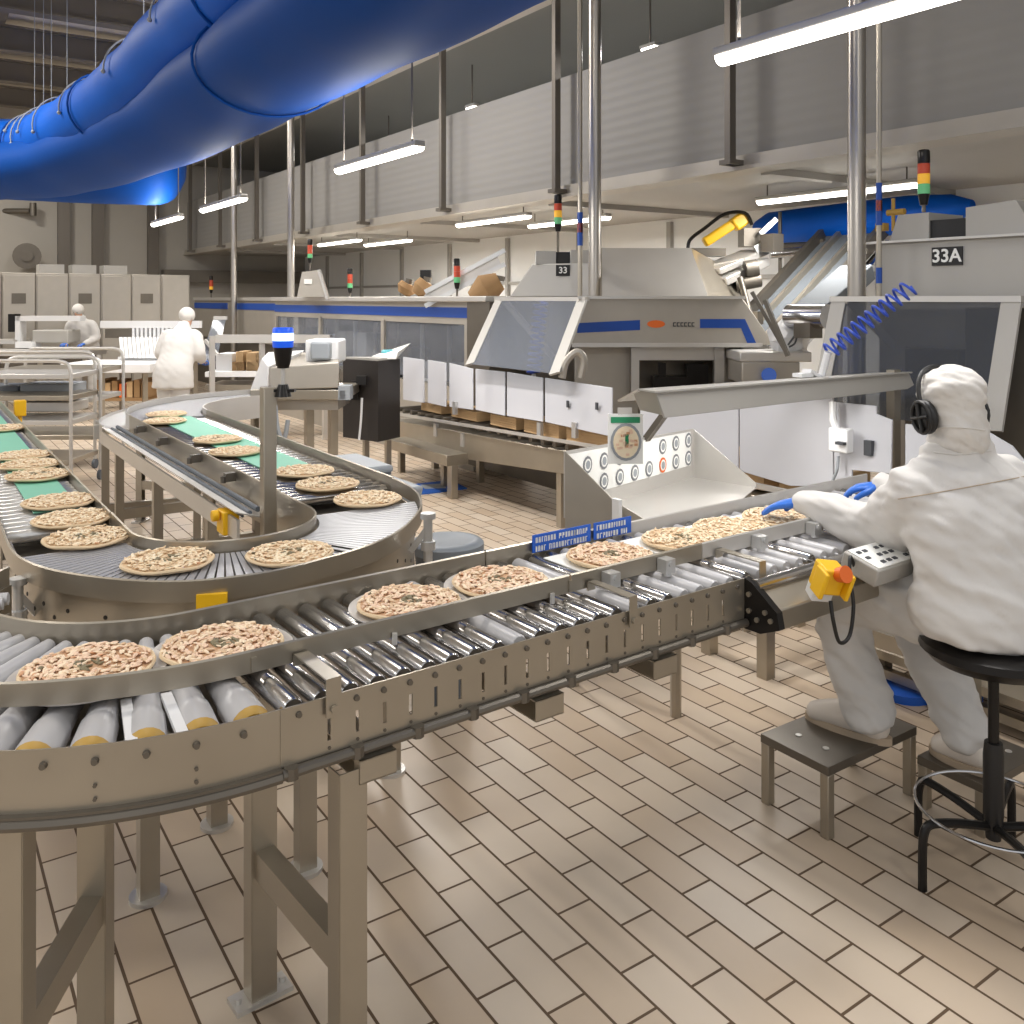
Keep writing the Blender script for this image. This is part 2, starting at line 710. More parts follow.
# =====================================================================  lamps
def lamp(w, t0, t1, h, label, top, group):
    o = thing('fluorescent_lamp', label, 'lamp', (w, (t0 + t1) / 2, h), group)
    mb = MB()
    mb.box((w - .04, t0, h + .035), (w + .04, t1, h + .075))
    mb.build('housing', 'galv', o, bevel=.008)
    mb = MB()
    pr = [(.045 * math.cos(a), .04 * math.sin(a)) for a in [PI * k / 8 for k in range(8, 17)]]
    mb.prism([(w + a, t0 + .02, h + .035 + z) for a, z in pr], (0, t1 - t0 - .04, 0))
    mb.build('diffuser', 'tube', o)
    for t in (t0 + .12, t1 - .12):
        mb = MB()
        mb.cyl((w, t, h + .08), (w, t, top), .007, n=6)
        mb.build('hanger_rod', 'strut', o)
    return o


HL = 2.83
G1 = 'fluorescent lamps in the row over the aisle'
G2 = 'fluorescent lamps under the bulkhead'
LAMPS = []
for (t0, t1, wh) in ((1.45, 2.79, 'largest and nearest, at the top right'), (5.55, 6.97, 'second nearest of the hanging row'), (9.42, 11.0, 'third of the hanging row, left of the far poles'), (12.0, 13.5, 'farthest left, in front of the back wall')):
    lamp(3.0, t0, t1, HL, 'fluorescent lamp hanging on rods, ' + wh, 6.0, G1)
    LAMPS.append((3.0, (t0 + t1) / 2, HL))
for (w, t0, t1, wh) in ((6.95, 4.25, 5.95, 'right, over the 33A machine and blue duct'), (6.8, 8.0, 9.6, 'lower of the pair left of the mid stack lamp'), (5.95, 8.4, 10.0, 'upper of the pair left of the mid stack lamp'),
                        (6.8, 12.9, 14.6, 'lower of the small far pair'), (6.1, 13.3, 15.0, 'upper of the small far pair')):
    lamp(w, t0, t1, 2.72, 'fluorescent lamp under the soffit, ' + wh, 2.9, G2)
    LAMPS.append((w, (t0 + t1) / 2, 2.72))
# unseen lights added behind the camera and in a row over the left-hand aisle
for (w, t) in ((3.0, -2.2), (-1.6, -2.0), (-1.6, 2.2), (-1.6, 6.3), (-1.6, 10.2)):
    LAMPS.append((w, t, HL))
for i, (w, t, h) in enumerate(LAMPS):
    l = bpy.data.lights.new('lamp_light', 'AREA')
    l.shape = 'RECTANGLE'
    l.size = .14
    l.size_y = 1.4
    l.energy = 84 if w > 5 else (22 if t < 0 else (75 if 5 < t < 8 and w > 0 else 42))
    l.color = (1, .97, .93)
    lo = bpy.data.objects.new('lamp_light', l)
    col.objects.link(lo)
    lo.location = (w, t, h - .03)
for (w, t, h) in LAMPS:
    if w < 5:
        l = bpy.data.lights.new('lamp_uplight', 'AREA')  # upward fill added above the hanging lamps to brighten the ceiling
        l.shape = 'RECTANGLE'
        l.size = .1
        l.size_y = 1.4
        l.energy = 24 if t > 1 else 14
        l.color = (1, .97, .93)
        lo = bpy.data.objects.new('lamp_uplight', l)
        col.objects.link(lo)
        lo.location = (w, t, h + .1)
        lo.rotation_euler = (PI, 0, 0)
# unseen fill lights added below the ceiling to brighten the hall
for (w, t) in ((1.0, 3.5), (-3.0, 6.5), (3.2, 9.0), (-.5, 11.5), (2.8, 15.0), (-3, 15), (1, -2.5), (0.5, 19.0)):
    l = bpy.data.lights.new('high_bay_light', 'AREA')
    l.shape = 'DISK'
    l.size = .9
    l.energy = 220 if t > 8 else 70
    l.color = (1, .95, .88)
    lo = bpy.data.objects.new('high_bay_light', l)
    col.objects.link(lo)
    lo.location = (w, t, 5.4)

wd = bpy.data.worlds.new('world')
scn.world = wd
wd.use_nodes = True
wd.node_tree.nodes['Background'].inputs['Color'].default_value = (.97, .98, 1, 1)
wd.node_tree.nodes['Background'].inputs['Strength'].default_value = .8
scn.view_settings.view_transform = 'Standard'
scn.view_settings.look = 'None'
scn.view_settings.exposure = -0.28
scn.view_settings.gamma = 1
scn.view_settings.use_curve_mapping = False
scn.cycles.use_denoising = True
scn.cycles.max_bounces = 8
scn.cycles.transparent_max_bounces = 12

# =====================================================================  fabric ducts
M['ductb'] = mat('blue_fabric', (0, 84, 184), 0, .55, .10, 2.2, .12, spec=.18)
M['ductd'] = mat('blue_fabric_belly', (0, 64, 142), 0, .62, .08, 2.2, .1, spec=.15)  # shade of the duct's underside put into a darker blue


def duct_path(pts):
    return spline(pts, 8)


duct = thing('fabric_air_duct', 'large blue fabric air duct hanging across the top left, with pale cords', 'air duct', (0, 0, 0))
A = duct_path([cw(-7.6, 11.9, 3.72), cw(-6.25, 11.5, 3.74), cw(-5.35, 10.7, 3.78), cw(-4.05, 9.3, 3.88), cw(-2.85, 7.9, 4.12), cw(-1.85, 6.5, 4.17), cw(-.8, 4.9, 4.15), cw(.3, 3.2, 4.1), cw(1.3, 1.6, 4.1)])
mb = MB()
k = len(A)
mb.tube(A, [.345 + .012 * math.sin(i * 1.3) - (.02 if i % 16 == 9 else 0) + .05 * max(0, (i - 30) / 30) for i in range(k)], 32)
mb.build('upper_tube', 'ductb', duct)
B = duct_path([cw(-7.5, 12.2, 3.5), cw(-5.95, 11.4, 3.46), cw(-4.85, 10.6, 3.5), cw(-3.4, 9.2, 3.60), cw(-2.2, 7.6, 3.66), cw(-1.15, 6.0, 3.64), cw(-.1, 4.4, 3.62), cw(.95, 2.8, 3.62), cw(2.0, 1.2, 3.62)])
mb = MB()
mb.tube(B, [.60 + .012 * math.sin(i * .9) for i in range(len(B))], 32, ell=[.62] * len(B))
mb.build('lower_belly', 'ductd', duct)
mb = MB()
pB, dB = B[34], (B[35] - B[33]).normalized()
lB = V3((-dB.y, dB.x, 0)).normalized()
mb.tube([pB + lB * .612 * math.cos(a) + V3((0, 0, .38 * math.sin(a))) + dB * .12 * math.sin(a) for a in [2 * PI * j / 32 for j in range(32)]], .012, 6, closed=True)
mb.build('seam_ring', 'ductd', duct)
for i in (9, 22, 38, 47):
    p, d = A[i], (A[i + 1] - A[i - 1]).normalized()
    l = V3((-d.y, d.x, 0)).normalized()
    mb = MB()
    mb.tube([p + l * .362 * math.cos(a) + V3((0, 0, .362 * math.sin(a))) for a in [2 * PI * j / 28 for j in range(28)]], .012, 6, closed=True)
    mb.build('seam_ring', 'ductd', duct)
for j, i in enumerate((10, 12, 14, 17, 21, 27, 33, 39, 40, 46)):
    p, d = A[i], (A[i + 1] - A[i - 1]).normalized()
    l = V3((-d.y, d.x, 0)).normalized()
    ln = (.5, .8, .65, .8, .75, .7, .7, .6, .9, .9)[j]
    a0 = R(112)
    pts = []
    for q in range(7):
        a = a0 + ln * 1.75 * q / 6
        pts.append(p + l * (.375 * math.cos(a)) * (-1) * -1 + V3((0, 0, .375 * math.sin(a))))
    mb = MB()
    mb.tube([p + V3((0, 0, 1.9)), p + V3((0, 0, .375))], .004, 6)
    mb.tube([p + V3((0, 0, .375))] + pts, .009, 6)
    mb.ball(pts[-1], .022, 8, 6)
    mb.build('hanging_cord', 'cord', duct)
tail = MB()
pts = [onz(-40, 158, 12.9), onz(20, 160, 12.6), onz(90, 163, 12.5), onz(150, 165, 12.6), onz(185, 167, 12.7)]
tail.tube(spline(pts, 5), [.56] * 16 + [.55, .52, .46, .34, .2], 28)
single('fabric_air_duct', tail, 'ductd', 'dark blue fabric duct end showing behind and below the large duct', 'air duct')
d2 = MB()
pp = [V3((8.3, 4.55, 2.68)), V3((8.3, 4.75, 2.65)), V3((8.3, 5.2, 2.64)), V3((8.3, 6.0, 2.62)), V3((8.3, 6.9, 2.6)), V3((8.3, 7.1, 2.62))]
d2.tube(pp, [.05, .15, .19, .2, .2, .1], 24)
single('fabric_air_duct', d2, 'ductb', 'blue fabric duct under the soffit behind the 33A stack lamp', 'air duct')
# the far metal lockers
for i in range(7):
    w = 1.2 + .53 * i
    o = thing('metal_locker', 'tall grey metal locker by the back wall, ' + ('leftmost', 'second from left', 'third from left', 'fourth from left', 'fifth from left, right of two roof boxes', 'sixth from left', 'rightmost beside the far machine')[i], 'locker', (w, 17.9, 0), 'grey lockers along the back')
    mb = MB()
    mb.box((w - .262, 17.9, 0), (w + .262, 18.5, 2.26))
    mb.build('body', 'steel_m', o, bevel=.01)
    mb = MB()
    mb.box((w - .24, 17.87, .1), (w + .24, 17.9, 2.22))
    mb.build('door', 'steel_m', o, bevel=.006)
    if i % 2 == 1:
        mb = MB()
        mb.box((w - .11, 17.86, 1.72), (w + .11, 17.87, 1.9))
        mb.build('vent_grille', 'steel_d', o)
    if i in (2, 3, 4):
        mb = MB()
        mb.box((w - .2, 17.95, 2.26), (w + .2, 18.4, 2.42))
        mb.build('roof_box', 'galv', o)

for i, (x, y, lb) in enumerate(((6.6, 10.7, 'left'), (6.6, 7.1, 'middle'), (7.2, 14.5, 'far'))):  # the far lamp is added to light the space above the bulkhead
    o = thing('deck_lamp', 'small white lamp in the dark space above the bulkhead, ' + lb + ' one', 'lamp', (x, y, 4.4), 'lamps above the bulkhead')
    mb = MB()
    mb.box((x - .05, y - .12, 4.47), (x + .05, y + .12, 4.51))
    mb.build('housing', 'galv', o, bevel=.01)
    mb = MB()
    mb.box((x - .04, y - .1, 4.45), (x + .04, y + .1, 4.47))
    mb.build('diffuser', 'tube', o)
    mb = MB()
    mb.cyl((x, y, 4.51), (x, y, 5.06), .01)
    mb.build('hanger_rod', 'strut', o)
    l = bpy.data.lights.new('deck_light', 'AREA')
    l.size = .3
    l.energy = 42
    lo = bpy.data.objects.new('deck_light', l)
    col.objects.link(lo)
    lo.location = (x, y, 4.43)


# =====================================================================  front conveyor (pizzas run along the lane towards the operator)
A0 = V3((.656, 1.826, 0))
AN = R(2.4)
M1 = Matrix.Translation(A0) @ Matrix.Rotation(AN, 4, 'Z')
TOP = .95


def L1(s, d, z=0.0):
    return M1 @ V3((s, d, z))


def roller_mesh(name, length, r, m, ring=None):
    mb = MB()
    mb.lathe([(0, 0), (.006, 0), (.006, .012), (r * .86, .013), (r, .018), (r, length - .018), (r * .86, length - .013), (.006, length - .012), (.006, length), (0, length)], n=18)
    me = mesh_of(mb, name, m)
    me.transform(Matrix.Rotation(-PI / 2, 4, 'X'))      # axis along +y
    return me


RM = roller_mesh('roller', .575, .025, 'roller')
RMA = roller_mesh('roller_sleeve', .575, .0245, 'rollerg')
RAILP = [(-.004, .965), (.004, .965), (.004, 1.012), (0, 1.016), (-.004, 1.012)]
RAILF = [(-.004, .925), (.004, .925), (.004, .984), (0, .988), (-.004, .984)]

fc = thing('roller_conveyor', 'straight steel roller conveyor with a slotted side plate across the middle foreground', 'conveyor', L1(.7, .3))
S1 = 1.485
# side plate with real slots
mb = MB(M1)
slots = [.11 + .0672 * i for i in range(20)]
zs = (.822, .850, .897, .945)
edges = [0.0]
for c in slots:
    edges += [c - .0045, c + .0045]
edges.append(S1)
for i in range(len(edges) - 1):
    a, b = edges[i], edges[i + 1]
    slot = i % 2 == 1
    for j in range(3):
        if slot and j == 1:
            continue
        mb.poly([(a, 0, zs[j]), (b, 0, zs[j]), (b, 0, zs[j + 1]), (a, 0, zs[j + 1])])
bmesh.ops.remove_doubles(mb.bm, verts=mb.bm.verts, dist=1e-5)
o = mb.build('side_plate', ['steel'], fc, 0)
sd = o.modifiers.new('thick', 'SOLIDIFY')
sd.thickness = .004
mb = MB()
mb.tube([(0, 0, 0), (0, -.009, 0)], [.008, .006], 10)
BOLT = mesh_of(mb, 'bolt', 'steel_d')
mb = MB()
mb.tube([(0, 0, 0), (0, -.005, 0)], .004, 6)
RIVET = mesh_of(mb, 'rivet', 'steel_d')
for i in range(22):
    inst('bolt', BOLT, fc, L1(.04 + .0672 * i, -.001, .925), (0, 0, AN))
for sl in slots:
    inst('rivet', RIVET, fc, L1(sl, -.001, .834), (0, 0, AN))
mb = MB(M1)
mb.tube([(0, -.012, .812), (S1, -.012, .812)], .012, 10)
mb.box((0, -.004, .816), (S1, .03, .823))
mb.tube([(0, .006, .799), (S1, .006, .799)], .006, 8)
for i in range(20):
    mb.cyl((.02 + i * .076, -.012, .80), (.02 + i * .076, -.012, .825), .016, n=8) if i % 2 == 0 else None
mb.build('bottom_tube', 'steel_d', fc)
mb = MB(M1)
mb.box((0, .598, .80), (S1, .602, .955))
mb.build('back_plate', 'steel', fc)
for d, prof, nm in ((.17, RAILP, 'near_guide_rail'), (.592, RAILF, 'far_guide_rail')):
    mb = MB(M1)
    mb.sweep([(0, d, 0), (.93, d, 0)], prof)
    mb.sweep([(.936, d, 0), (S1, d, 0)], prof)
    if nm[0] == 'n':
        for s in (.0, .925):
            mb.box((s, d - .009, .968), (s + .012, d - .004, 1.0))
    mb.build('guide_rail', 'steel', fc)
for i in range(22):
    s = .04 + .0672 * i
    inst('roller', RMA if i in (9, 15) or i > 17 else RM, fc, L1(s, .012, TOP - .025), (0, 0, AN))


def hook_plate(par, s, w=.035, d0=.17, m='steel'):
    mb = MB(M1)
    mb.box((s - w / 2, -.012, .984), (s + w / 2, d0 - .01, .988))
    mb.box((s - w / 2, -.016, .905), (s + w / 2, -.012, .988))
    mb.cyl((s, -.017, .922), (s, -.024, .922), .009, n=8)
    mb.box((s - w / 2, d0 - .014, .96), (s + w / 2, d0 - .008, .988))
    mb.build('rail_bracket', m, par)


def clamp(par, s, d0=.17):
    mb = MB(M1)
    mb.box((s - .02, d0 - .045, .962), (s + .02, d0 - .006, 1.004))
    mb.cyl((s, d0 - .03, .952), (s, d0 - .03, .962), .014, n=10)
    mb.cyl((s, d0 - .05, .99), (s, d0 - .045, .99), .009, n=8)
    mb.build('rail_clamp', 'alu', par)


hook_plate(fc, .115)
hook_plate(fc, 1.005, .028)
clamp(fc, 1.07)
clamp(fc, 1.30)
for s in (.36, .86):
    mb = MB(M1)
    mb.cyl((s, .158, .95), (s, .158, .978), .007, n=8)
    mb.build('rail_screw', 'steel_l', fc)
for s in (.215, .70, 1.115):
    mb = MB(M1)
    a, b, z0, z1 = s - .045, s + .045, .745, .797
    for q in (((a, -.03, z0), (b, -.026, z1)), ((a, -.03, z0), (b, .5, z0 + .003)), ((a, -.03, z1 - .003), (b, .5, z1)), ((a, .497, z0), (b, .5, z1))):
        mb.box(*q)
    mb.build('cross_channel', 'steel', fc)


def u_leg(par, p0, p1, top, w=.065, th=.05, brace=.36, foot=True):
    """a pair of legs with a cross brace between them; p0 is the leg nearer the camera"""
    p0, p1 = V3((p0.x, p0.y, 0)), V3((p1.x, p1.y, 0))
    d = (p1 - p0).normalized()
    l = V3((-d.y, d.x, 0))
    for p in (p0, p1):
        mb = MB()
        q = [p + l * a * w / 2 + d * b * th / 2 for a, b in ((-1, -1), (1, -1), (1, 1), (-1, 1))]
        for k in (0, 1, 3):                        # open channel section
            a, b = q[k], q[(k + 1) % 4]
            nrm = (b - a).normalized()
            mb.bar((a + b) / 2 + V3((0, 0, .012)), (a + b) / 2 + V3((0, 0, top)), (b - a).length, .004, up=V3((-nrm.y, nrm.x, 0)))
        mb.build('leg', 'steel', par)
        if foot:
            mb = MB()
            mb.cbox(p + V3((0, 0, .006)), (.15, .07, .012), Matrix.Rotation(math.atan2(l.y, l.x), 3, 'Z'))
            for a in (-.06, .06):
                mb.cyl(p + l * a + V3((0, 0, .012)), p + l * a + V3((0, 0, .024)), .009, n=8)
            mb.build('foot_plate', 'steel_l', par)
    mb = MB()
    mb.bar(p0 + V3((0, 0, brace)), p1 + V3((0, 0, brace)), .05, .07)
    mb.build('cross_brace', 'steel', par)


u_leg(fc, L1(.155, -.0), L1(.135, .46), .78)

# ---- the left-hand bend of the front conveyor
bc = thing('curve_conveyor', 'steel curved roller conveyor with tapered grey rollers at the lower left', 'conveyor', L1(-.4, .6))
CB = (0.0, 1.03)


def arcp(Rr, cd, a0=-90.0, a1=-222.0, n=44, z=0.0):
    return [(Rr * math.cos(R(a0 + (a1 - a0) * i / n)), cd + Rr * math.sin(R(a0 + (a1 - a0) * i / n)), z) for i in range(n + 1)]


mb = MB(M1)
mb.sweep(arcp(.875, .875), [(-.002, .815), (.002, .815), (.002, .945), (-.002, .945)])
mb.build('side_plate', 'steel', bc)
mb = MB(M1)
mb.sweep(arcp(.885, .875), [(.012 * math.cos(a), .808 + .013 * math.sin(a)) for a in [2 * PI * i / 8 for i in range(8)]])
mb.sweep(arcp(.885, .875), [(-.016, .819), (.006, .819), (.006, .825), (-.016, .825)])
mb.build('bottom_tube', 'steel_d', bc)
for k, a in enumerate(range(-95, -150, -6)):
    pz_ = L1(.877 * math.cos(R(a)), .875 + .877 * math.sin(R(a)))
    inst('bolt', BOLT, bc, pz_ + V3((0, 0, .915)), (0, 0, R(a + 90) + AN))
    if k % 2:
        for z in (.842, .868):
            inst('rivet', RIVET, bc, pz_ + V3((0, 0, z)), (0, 0, R(a + 90) + AN))
mb = MB(M1)
mb.sweep(arcp(.86, 1.03), RAILP)
mb.build('guide_rail', 'steel', bc)
mb = MB(M1)
mb.sweep(arcp(.438, 1.03), RAILF)
mb.build('guide_rail', 'steel', bc)
mb = MB(M1)
mb.sweep(arcp(.43, 1.03), [(-.003, .80), (.003, .80), (.003, .93), (-.003, .93)])
mb.build('back_plate', 'steel', bc)
mb = MB(M1)
mb.sweep(arcp(.64, 1.0), [(-.20, .845), (.20, .845), (.20, .85), (-.20, .85)])
mb.build('under_pan', 'steel_m', bc)
# tapered roller, axis along +x from the bend's centre
mb = MB()
prof = [(0, .445), (.0175, .445), (.0185, .46), (.035, .82), (.0395, .835), (.0425, .92), (.042, .935)]
mb.lathe([(r, z) for r, z in prof], n=20)
mb.mi = 1
mb.lathe([(.042, .935), (.039, .948), (.033, .955), (0, .956)], n=20)
TR = mesh_of(mb, 'tapered_roller', ['rollerg', 'ochre'])
TR.transform(Matrix.Rotation(PI / 2, 4, 'Y'))
tilt = math.atan2(.0425 - .0185, .92 - .46)
for i in range(19):
    a = R(-92.5 - 6.0 * i)
    o = inst('tapered_roller', TR, bc, L1(CB[0], CB[1], TOP - .0005 - .0))
    o.rotation_euler = Euler((0, tilt, a + AN), 'XYZ')
    rp = 1.0
    while (V3((rp * math.cos(a), 1.03 + rp * math.sin(a), 0)) - V3((0, .875, 0))).length > .863:
        rp -= .002
    o.scale = (rp / .956, 1, 1)
    o.location.z = TOP + .0045
mb = MB(M1)
for a in (-101.6, -107.4):
    ca, sa = math.cos(R(a)), math.sin(R(a))
    mb.bar((.80 * ca, 1.03 + .80 * sa, .93), (.93 * ca, .945 + .93 * sa, .93), .022, .012)
mb.build('filler_strip', 'white', bc)
for a, w in ((-113, .11), (-158, .065)):
    ca, sa = math.cos(R(a)), math.sin(R(a))
    pass

u_leg(bc, cw(-.962, 1.735), cw(-.992, 2.15), .80, .062, .055)
u_leg(bc, cw(-1.62, 2.05), cw(-1.42, 2.4), .79, .065, .05)

# ---- the operator's stretch of the front conveyor
oc = thing('roller_conveyor', 'pale roller conveyor stretch between the seated person and the sheet metal chute', 'conveyor', L1(2.2, .3))
for i in range(23):
    inst('roller', RMA if i % 5 else RM, oc, L1(1.53 + .0672 * i, .012, TOP - .025), (0, 0, AN))
S2 = 3.1
for d, prof, e in ((.17, RAILP, 2.17), (.592, RAILF, S2)):
    mb = MB(M1)
    mb.sweep([(S1 + .004, d, 0), (e, d, 0)], prof)
    mb.build('guide_rail', 'steel_l', oc)
mb = MB(M1)
mb.box((S1, .598, .80), (S2, .602, .955))
mb.build('back_plate', 'steel', oc)
mb = MB(M1)
mb.box((2.12, -.002, .80), (S2, .002, .945))
mb.build('side_plate', 'steel', oc)
for s in (1.75, 2.05):
    clamp(oc, s)
hook_plate(oc, 1.56, .03)
hook_plate(oc, 2.17, .03)
u_leg(oc, L1(2.95, .03), L1(2.95, .56), .80, .05, .05, .3)
# drive housing under the exposed rollers
mb = MB(M1)
mb.prism([(1.515, -.005, .925), (1.515, -.04, .915), (1.515, -.115, .872), (1.515, -.115, .81), (1.515, -.005, .78)], (.78, 0, 0))
o = mb.build('drive_housing', 'steel', oc, bevel=.004)
mb = MB(M1)
mb.sweep([(1.50, -.03, 0), (2.15, -.03, 0)], [(.022 * math.cos(a), .925 + .02 * math.sin(a)) for a in [2 * PI * i / 12 for i in range(12)]])
mb.build('roller_guard', 'roller', oc)
mb = MB(M1)
mb.prism([(1.490, .0, .945), (1.490, -.03, .935), (1.490, -.12, .868), (1.490, -.13, .82), (1.490, -.06, .79), (1.490, .0, .79)], (.026, 0, 0))
mb.mi = 1
for (d, z) in ((-.02, .90), (-.02, .85), (-.05, .83), (-.08, .86), (-.1, .84)):
    mb.cyl((1.49, d, z), (1.483, d, z), .008, n=8)
mb.build('end_bracket', ['blackm', 'steel'], oc)

# ---- control box with keypad, stop switch and cable, mounted on the drive housing
kb = thing('control_panel', 'grey keypad box with a yellow stop switch beside the seated person\'s left elbow', 'control panel', L1(2.0, -.13, .88))
rot = (M1.to_3x3() @ Matrix.Rotation(R(16), 3, 'X'))
kc = L1(2.0, -.15, .94)
mb = MB()
mb.cbox(kc, (.27, .13, .06), rot)
o = mb.build('keypad_box', 'galv', kb, bevel=.006)
mb = MB()
mb.cbox(kc + rot @ V3((0, 0, .032)), (.25, .115, .004), rot)
mb.build('keypad_face', 'paper', kb)
for i in range(7):
    for j in range(3):
        if (i * 7 + j * 5) % 4 == 0:
            continue
        mb = MB()
        mb.cbox(kc + rot @ V3((-.1 + .033 * i, -.036 + .034 * j, .035)), (.019, .012, .004), rot)
        mb.build('button', 'ink2', kb)
mb = MB()
mb.bar(kc + rot @ V3((-.06, .02, -.03)), L1(1.98, -.05, .87), .05, .03)
mb.build('mounting_arm', 'steel', kb)
yc = L1(1.70, -.15, .945)
ry = M1.to_3x3() @ Matrix.Rotation(R(20), 3, 'X') @ Matrix.Rotation(R(-25), 3, 'Z')
mb = MB()
mb.cbox(yc, (.075, .07, .085), ry)
mb.build('stop_box', 'yellow', kb, bevel=.006)
mb = MB()
mb.cyl(yc + ry @ V3((0.01, -.03, .03)), yc + ry @ V3((.015, -.055, .05)), .022, .026, 14)
mb.build('stop_button', 'orange', kb)
mb = MB()
for a in (-1, 1):
    mb.cbox(yc + ry @ V3((.044 * a, -.03, .0)), (.014, .06, .085), ry)
mb.build('stop_shroud', 'yellow', kb, bevel=.004)
mb = MB()
mb.cbox(yc + ry @ V3((0, .015, -.06)), (.07, .045, .05), ry)
mb.bar(yc + ry @ V3((0, .03, -.05)), L1(1.70, -.09, .87), .04, .03)
mb.build('switch_base', 'white', kb, bevel=.004)
mb = MB()
mb.tube(spline([yc + V3((.0, -.01, -.07)), yc + V3((.0, -.02, -.13)), yc + V3((.03, -.02, -.20)), yc + V3((.08, -.02, -.19)), yc + V3((.10, -.02, -.1)), yc + V3((.11, .0, -.02)), yc + V3((.14, .02, .035)), kc + rot @ V3((-.13, .02, .0))], 6), .006, 8)
mb.build('cable', 'black', kb)

# =====================================================================  the loop of conveyors behind
CC = V3((1.0, 3.37, 0))
outer = [(.303, 3.70), (.303, 3.335), (.335, 3.139), (.398, 2.985), (.508, 2.828), (.622, 2.718), (.746, 2.656), (.916, 2.633), (1.087, 2.667), (1.29, 2.735), (1.462, 2.853), (1.642, 3.056), (1.75, 3.232), (1.83, 3.459), (1.855, 3.70)]
outer = [V3((x, y, 0)) for x, y in outer]
osp = spline(outer, 5)
inner = [V3((.67, 3.70, 0))] + [CC + V3((.33 * math.cos(R(a)), .33 * math.sin(R(a)), 0)) for a in range(180, 361, 8)] + [V3((1.33, 3.70, 0))]
cc = thing('curve_conveyor', 'U-turn conveyor with a grey slat belt carrying two pizzas in the middle left', 'conveyor', (1.0, 2.75, 0))
mb = MB()
mb.sweep(osp, [(-.004, .925), (.004, .925), (.004, .986), (0, .99), (-.004, .986)])
mb.build('guide_rail', 'steel', cc)
mb = MB()
mb.sweep(inner, [(-.004, .925), (.004, .925), (.004, .986), (0, .99), (-.004, .986)])
mb.build('guide_rail', 'steel', cc)
mb = MB()
ins = [p + (CC - p).normalized() * .03 for p in osp]
mb.sweep(ins, [(-.003, .69), (.003, .69), (.003, .93), (-.003, .93)])
mb.mi = 1
for k in range(3, len(ins) - 2, 2):
    p = ins[k]
    n = (p - CC).normalized()
    for z in ((.86, .80) if k % 4 == 3 else (.83, .76)):
        q = p + V3((0, 0, z))
        mb.cyl(q, q + n * .0045, .007, n=8)
mb.build('perforated_skirt', ['steel', 'dark'], cc)
mb = MB()
mb.sweep(inner, [(-.003, .72), (.003, .72), (.003, .93), (-.003, .93)])
mb.build('inner_skirt', 'steel', cc)


def rout(a):
    d = V3((math.cos(a), math.sin(a), 0))
    best = .7
    for p, q in zip(osp, osp[1:]):
        u, w = p - CC, q - CC
        c1, c2 = d.x * u.y - d.y * u.x, d.x * w.y - d.y * w.x
        if c1 * c2 <= 0 and (u + w).dot(d) > 0 and abs(c1 - c2) > 1e-9:
            f = c1 / (c1 - c2)
            best = (u + (w - u) * f).length
    return best


mb = MB()
NS = 66
for i in range(NS):
    a0, a1 = PI + PI * (i + .1) / NS, PI + PI * (i + .88) / NS
    r0, r1 = rout(a0) - .012, rout(a1) - .012
    q = []
    for z in (.934, .949):
        q += [CC + V3((.345 * math.cos(a0), .345 * math.sin(a0), z)), CC + V3((r0 * math.cos(a0), r0 * math.sin(a0), z)), CC + V3((r1 * math.cos(a1), r1 * math.sin(a1), z)), CC + V3((.345 * math.cos(a1), .345 * math.sin(a1), z))]
    mb.hexa(q)
mb.build('slat_belt', 'slat', cc, 0)
mb = MB()
for i in range(7):
    a = R(286 + i * 4.2 - 14)
    mb.bar(CC + V3((.35 * math.cos(a), .35 * math.sin(a), .951)), CC + V3((.66 * math.cos(a), .66 * math.sin(a), .951)), .006, .004)
mb.build('belt_joint', 'dark', cc)
for (x, y) in ((1.06, 2.72), (.62, 2.86), (1.55, 3.1), (.90, 3.12)):
    mb = MB()
    mb.box((x - .028, y - .028, 0), (x + .028, y + .028, .78))
    mb.build('leg', 'steel', cc)
    mb = MB()
    mb.cyl((x, y, 0), (x, y, .012), .055)
    mb.build('foot_plate', 'steel_l', cc)
mb = MB()
mb.bar((1.06, 2.72, .75), (.90, 3.12, .75), .05, .05)
mb.bar((.62, 2.86, .75), (1.55, 3.1, .75), .05, .05)
mb.build('cross_brace', 'steel', cc)
q = onz(212, 602, 2.61)
mb = MB()
mb.cbox(q + V3((0, 0, .0)), (.085, .02, .05), Matrix.Rotation(-YAW + R(8), 3, 'Z'))
mb.build('warning_label', 'yellow', cc)
for p in (onz(18, 594, 2.8), onz(428, 527, 3.2)):
    mb = MB()
    mb.cyl(p - V3((0, 0, .12)), p + V3((0, 0, .045)), .016, n=12)
    mb.cyl(p + V3((0, 0, .03)), p + V3((0, 0, .05)), .027, n=12)
    mb.bar(p, p + (CC - p).normalized() * .1 + V3((0, 0, -.01)), .02, .02)
    mb.cyl(p - V3((0, 0, .05)), p - V3((0, 0, .08)), .026, n=12)
    mb.build('rail_post', 'alu', cc)

# ---- straight lanes of the loop
RL = roller_mesh('roller', .36, .024, 'alu')
RR_ = roller_mesh('roller', .52, .024, 'roller')


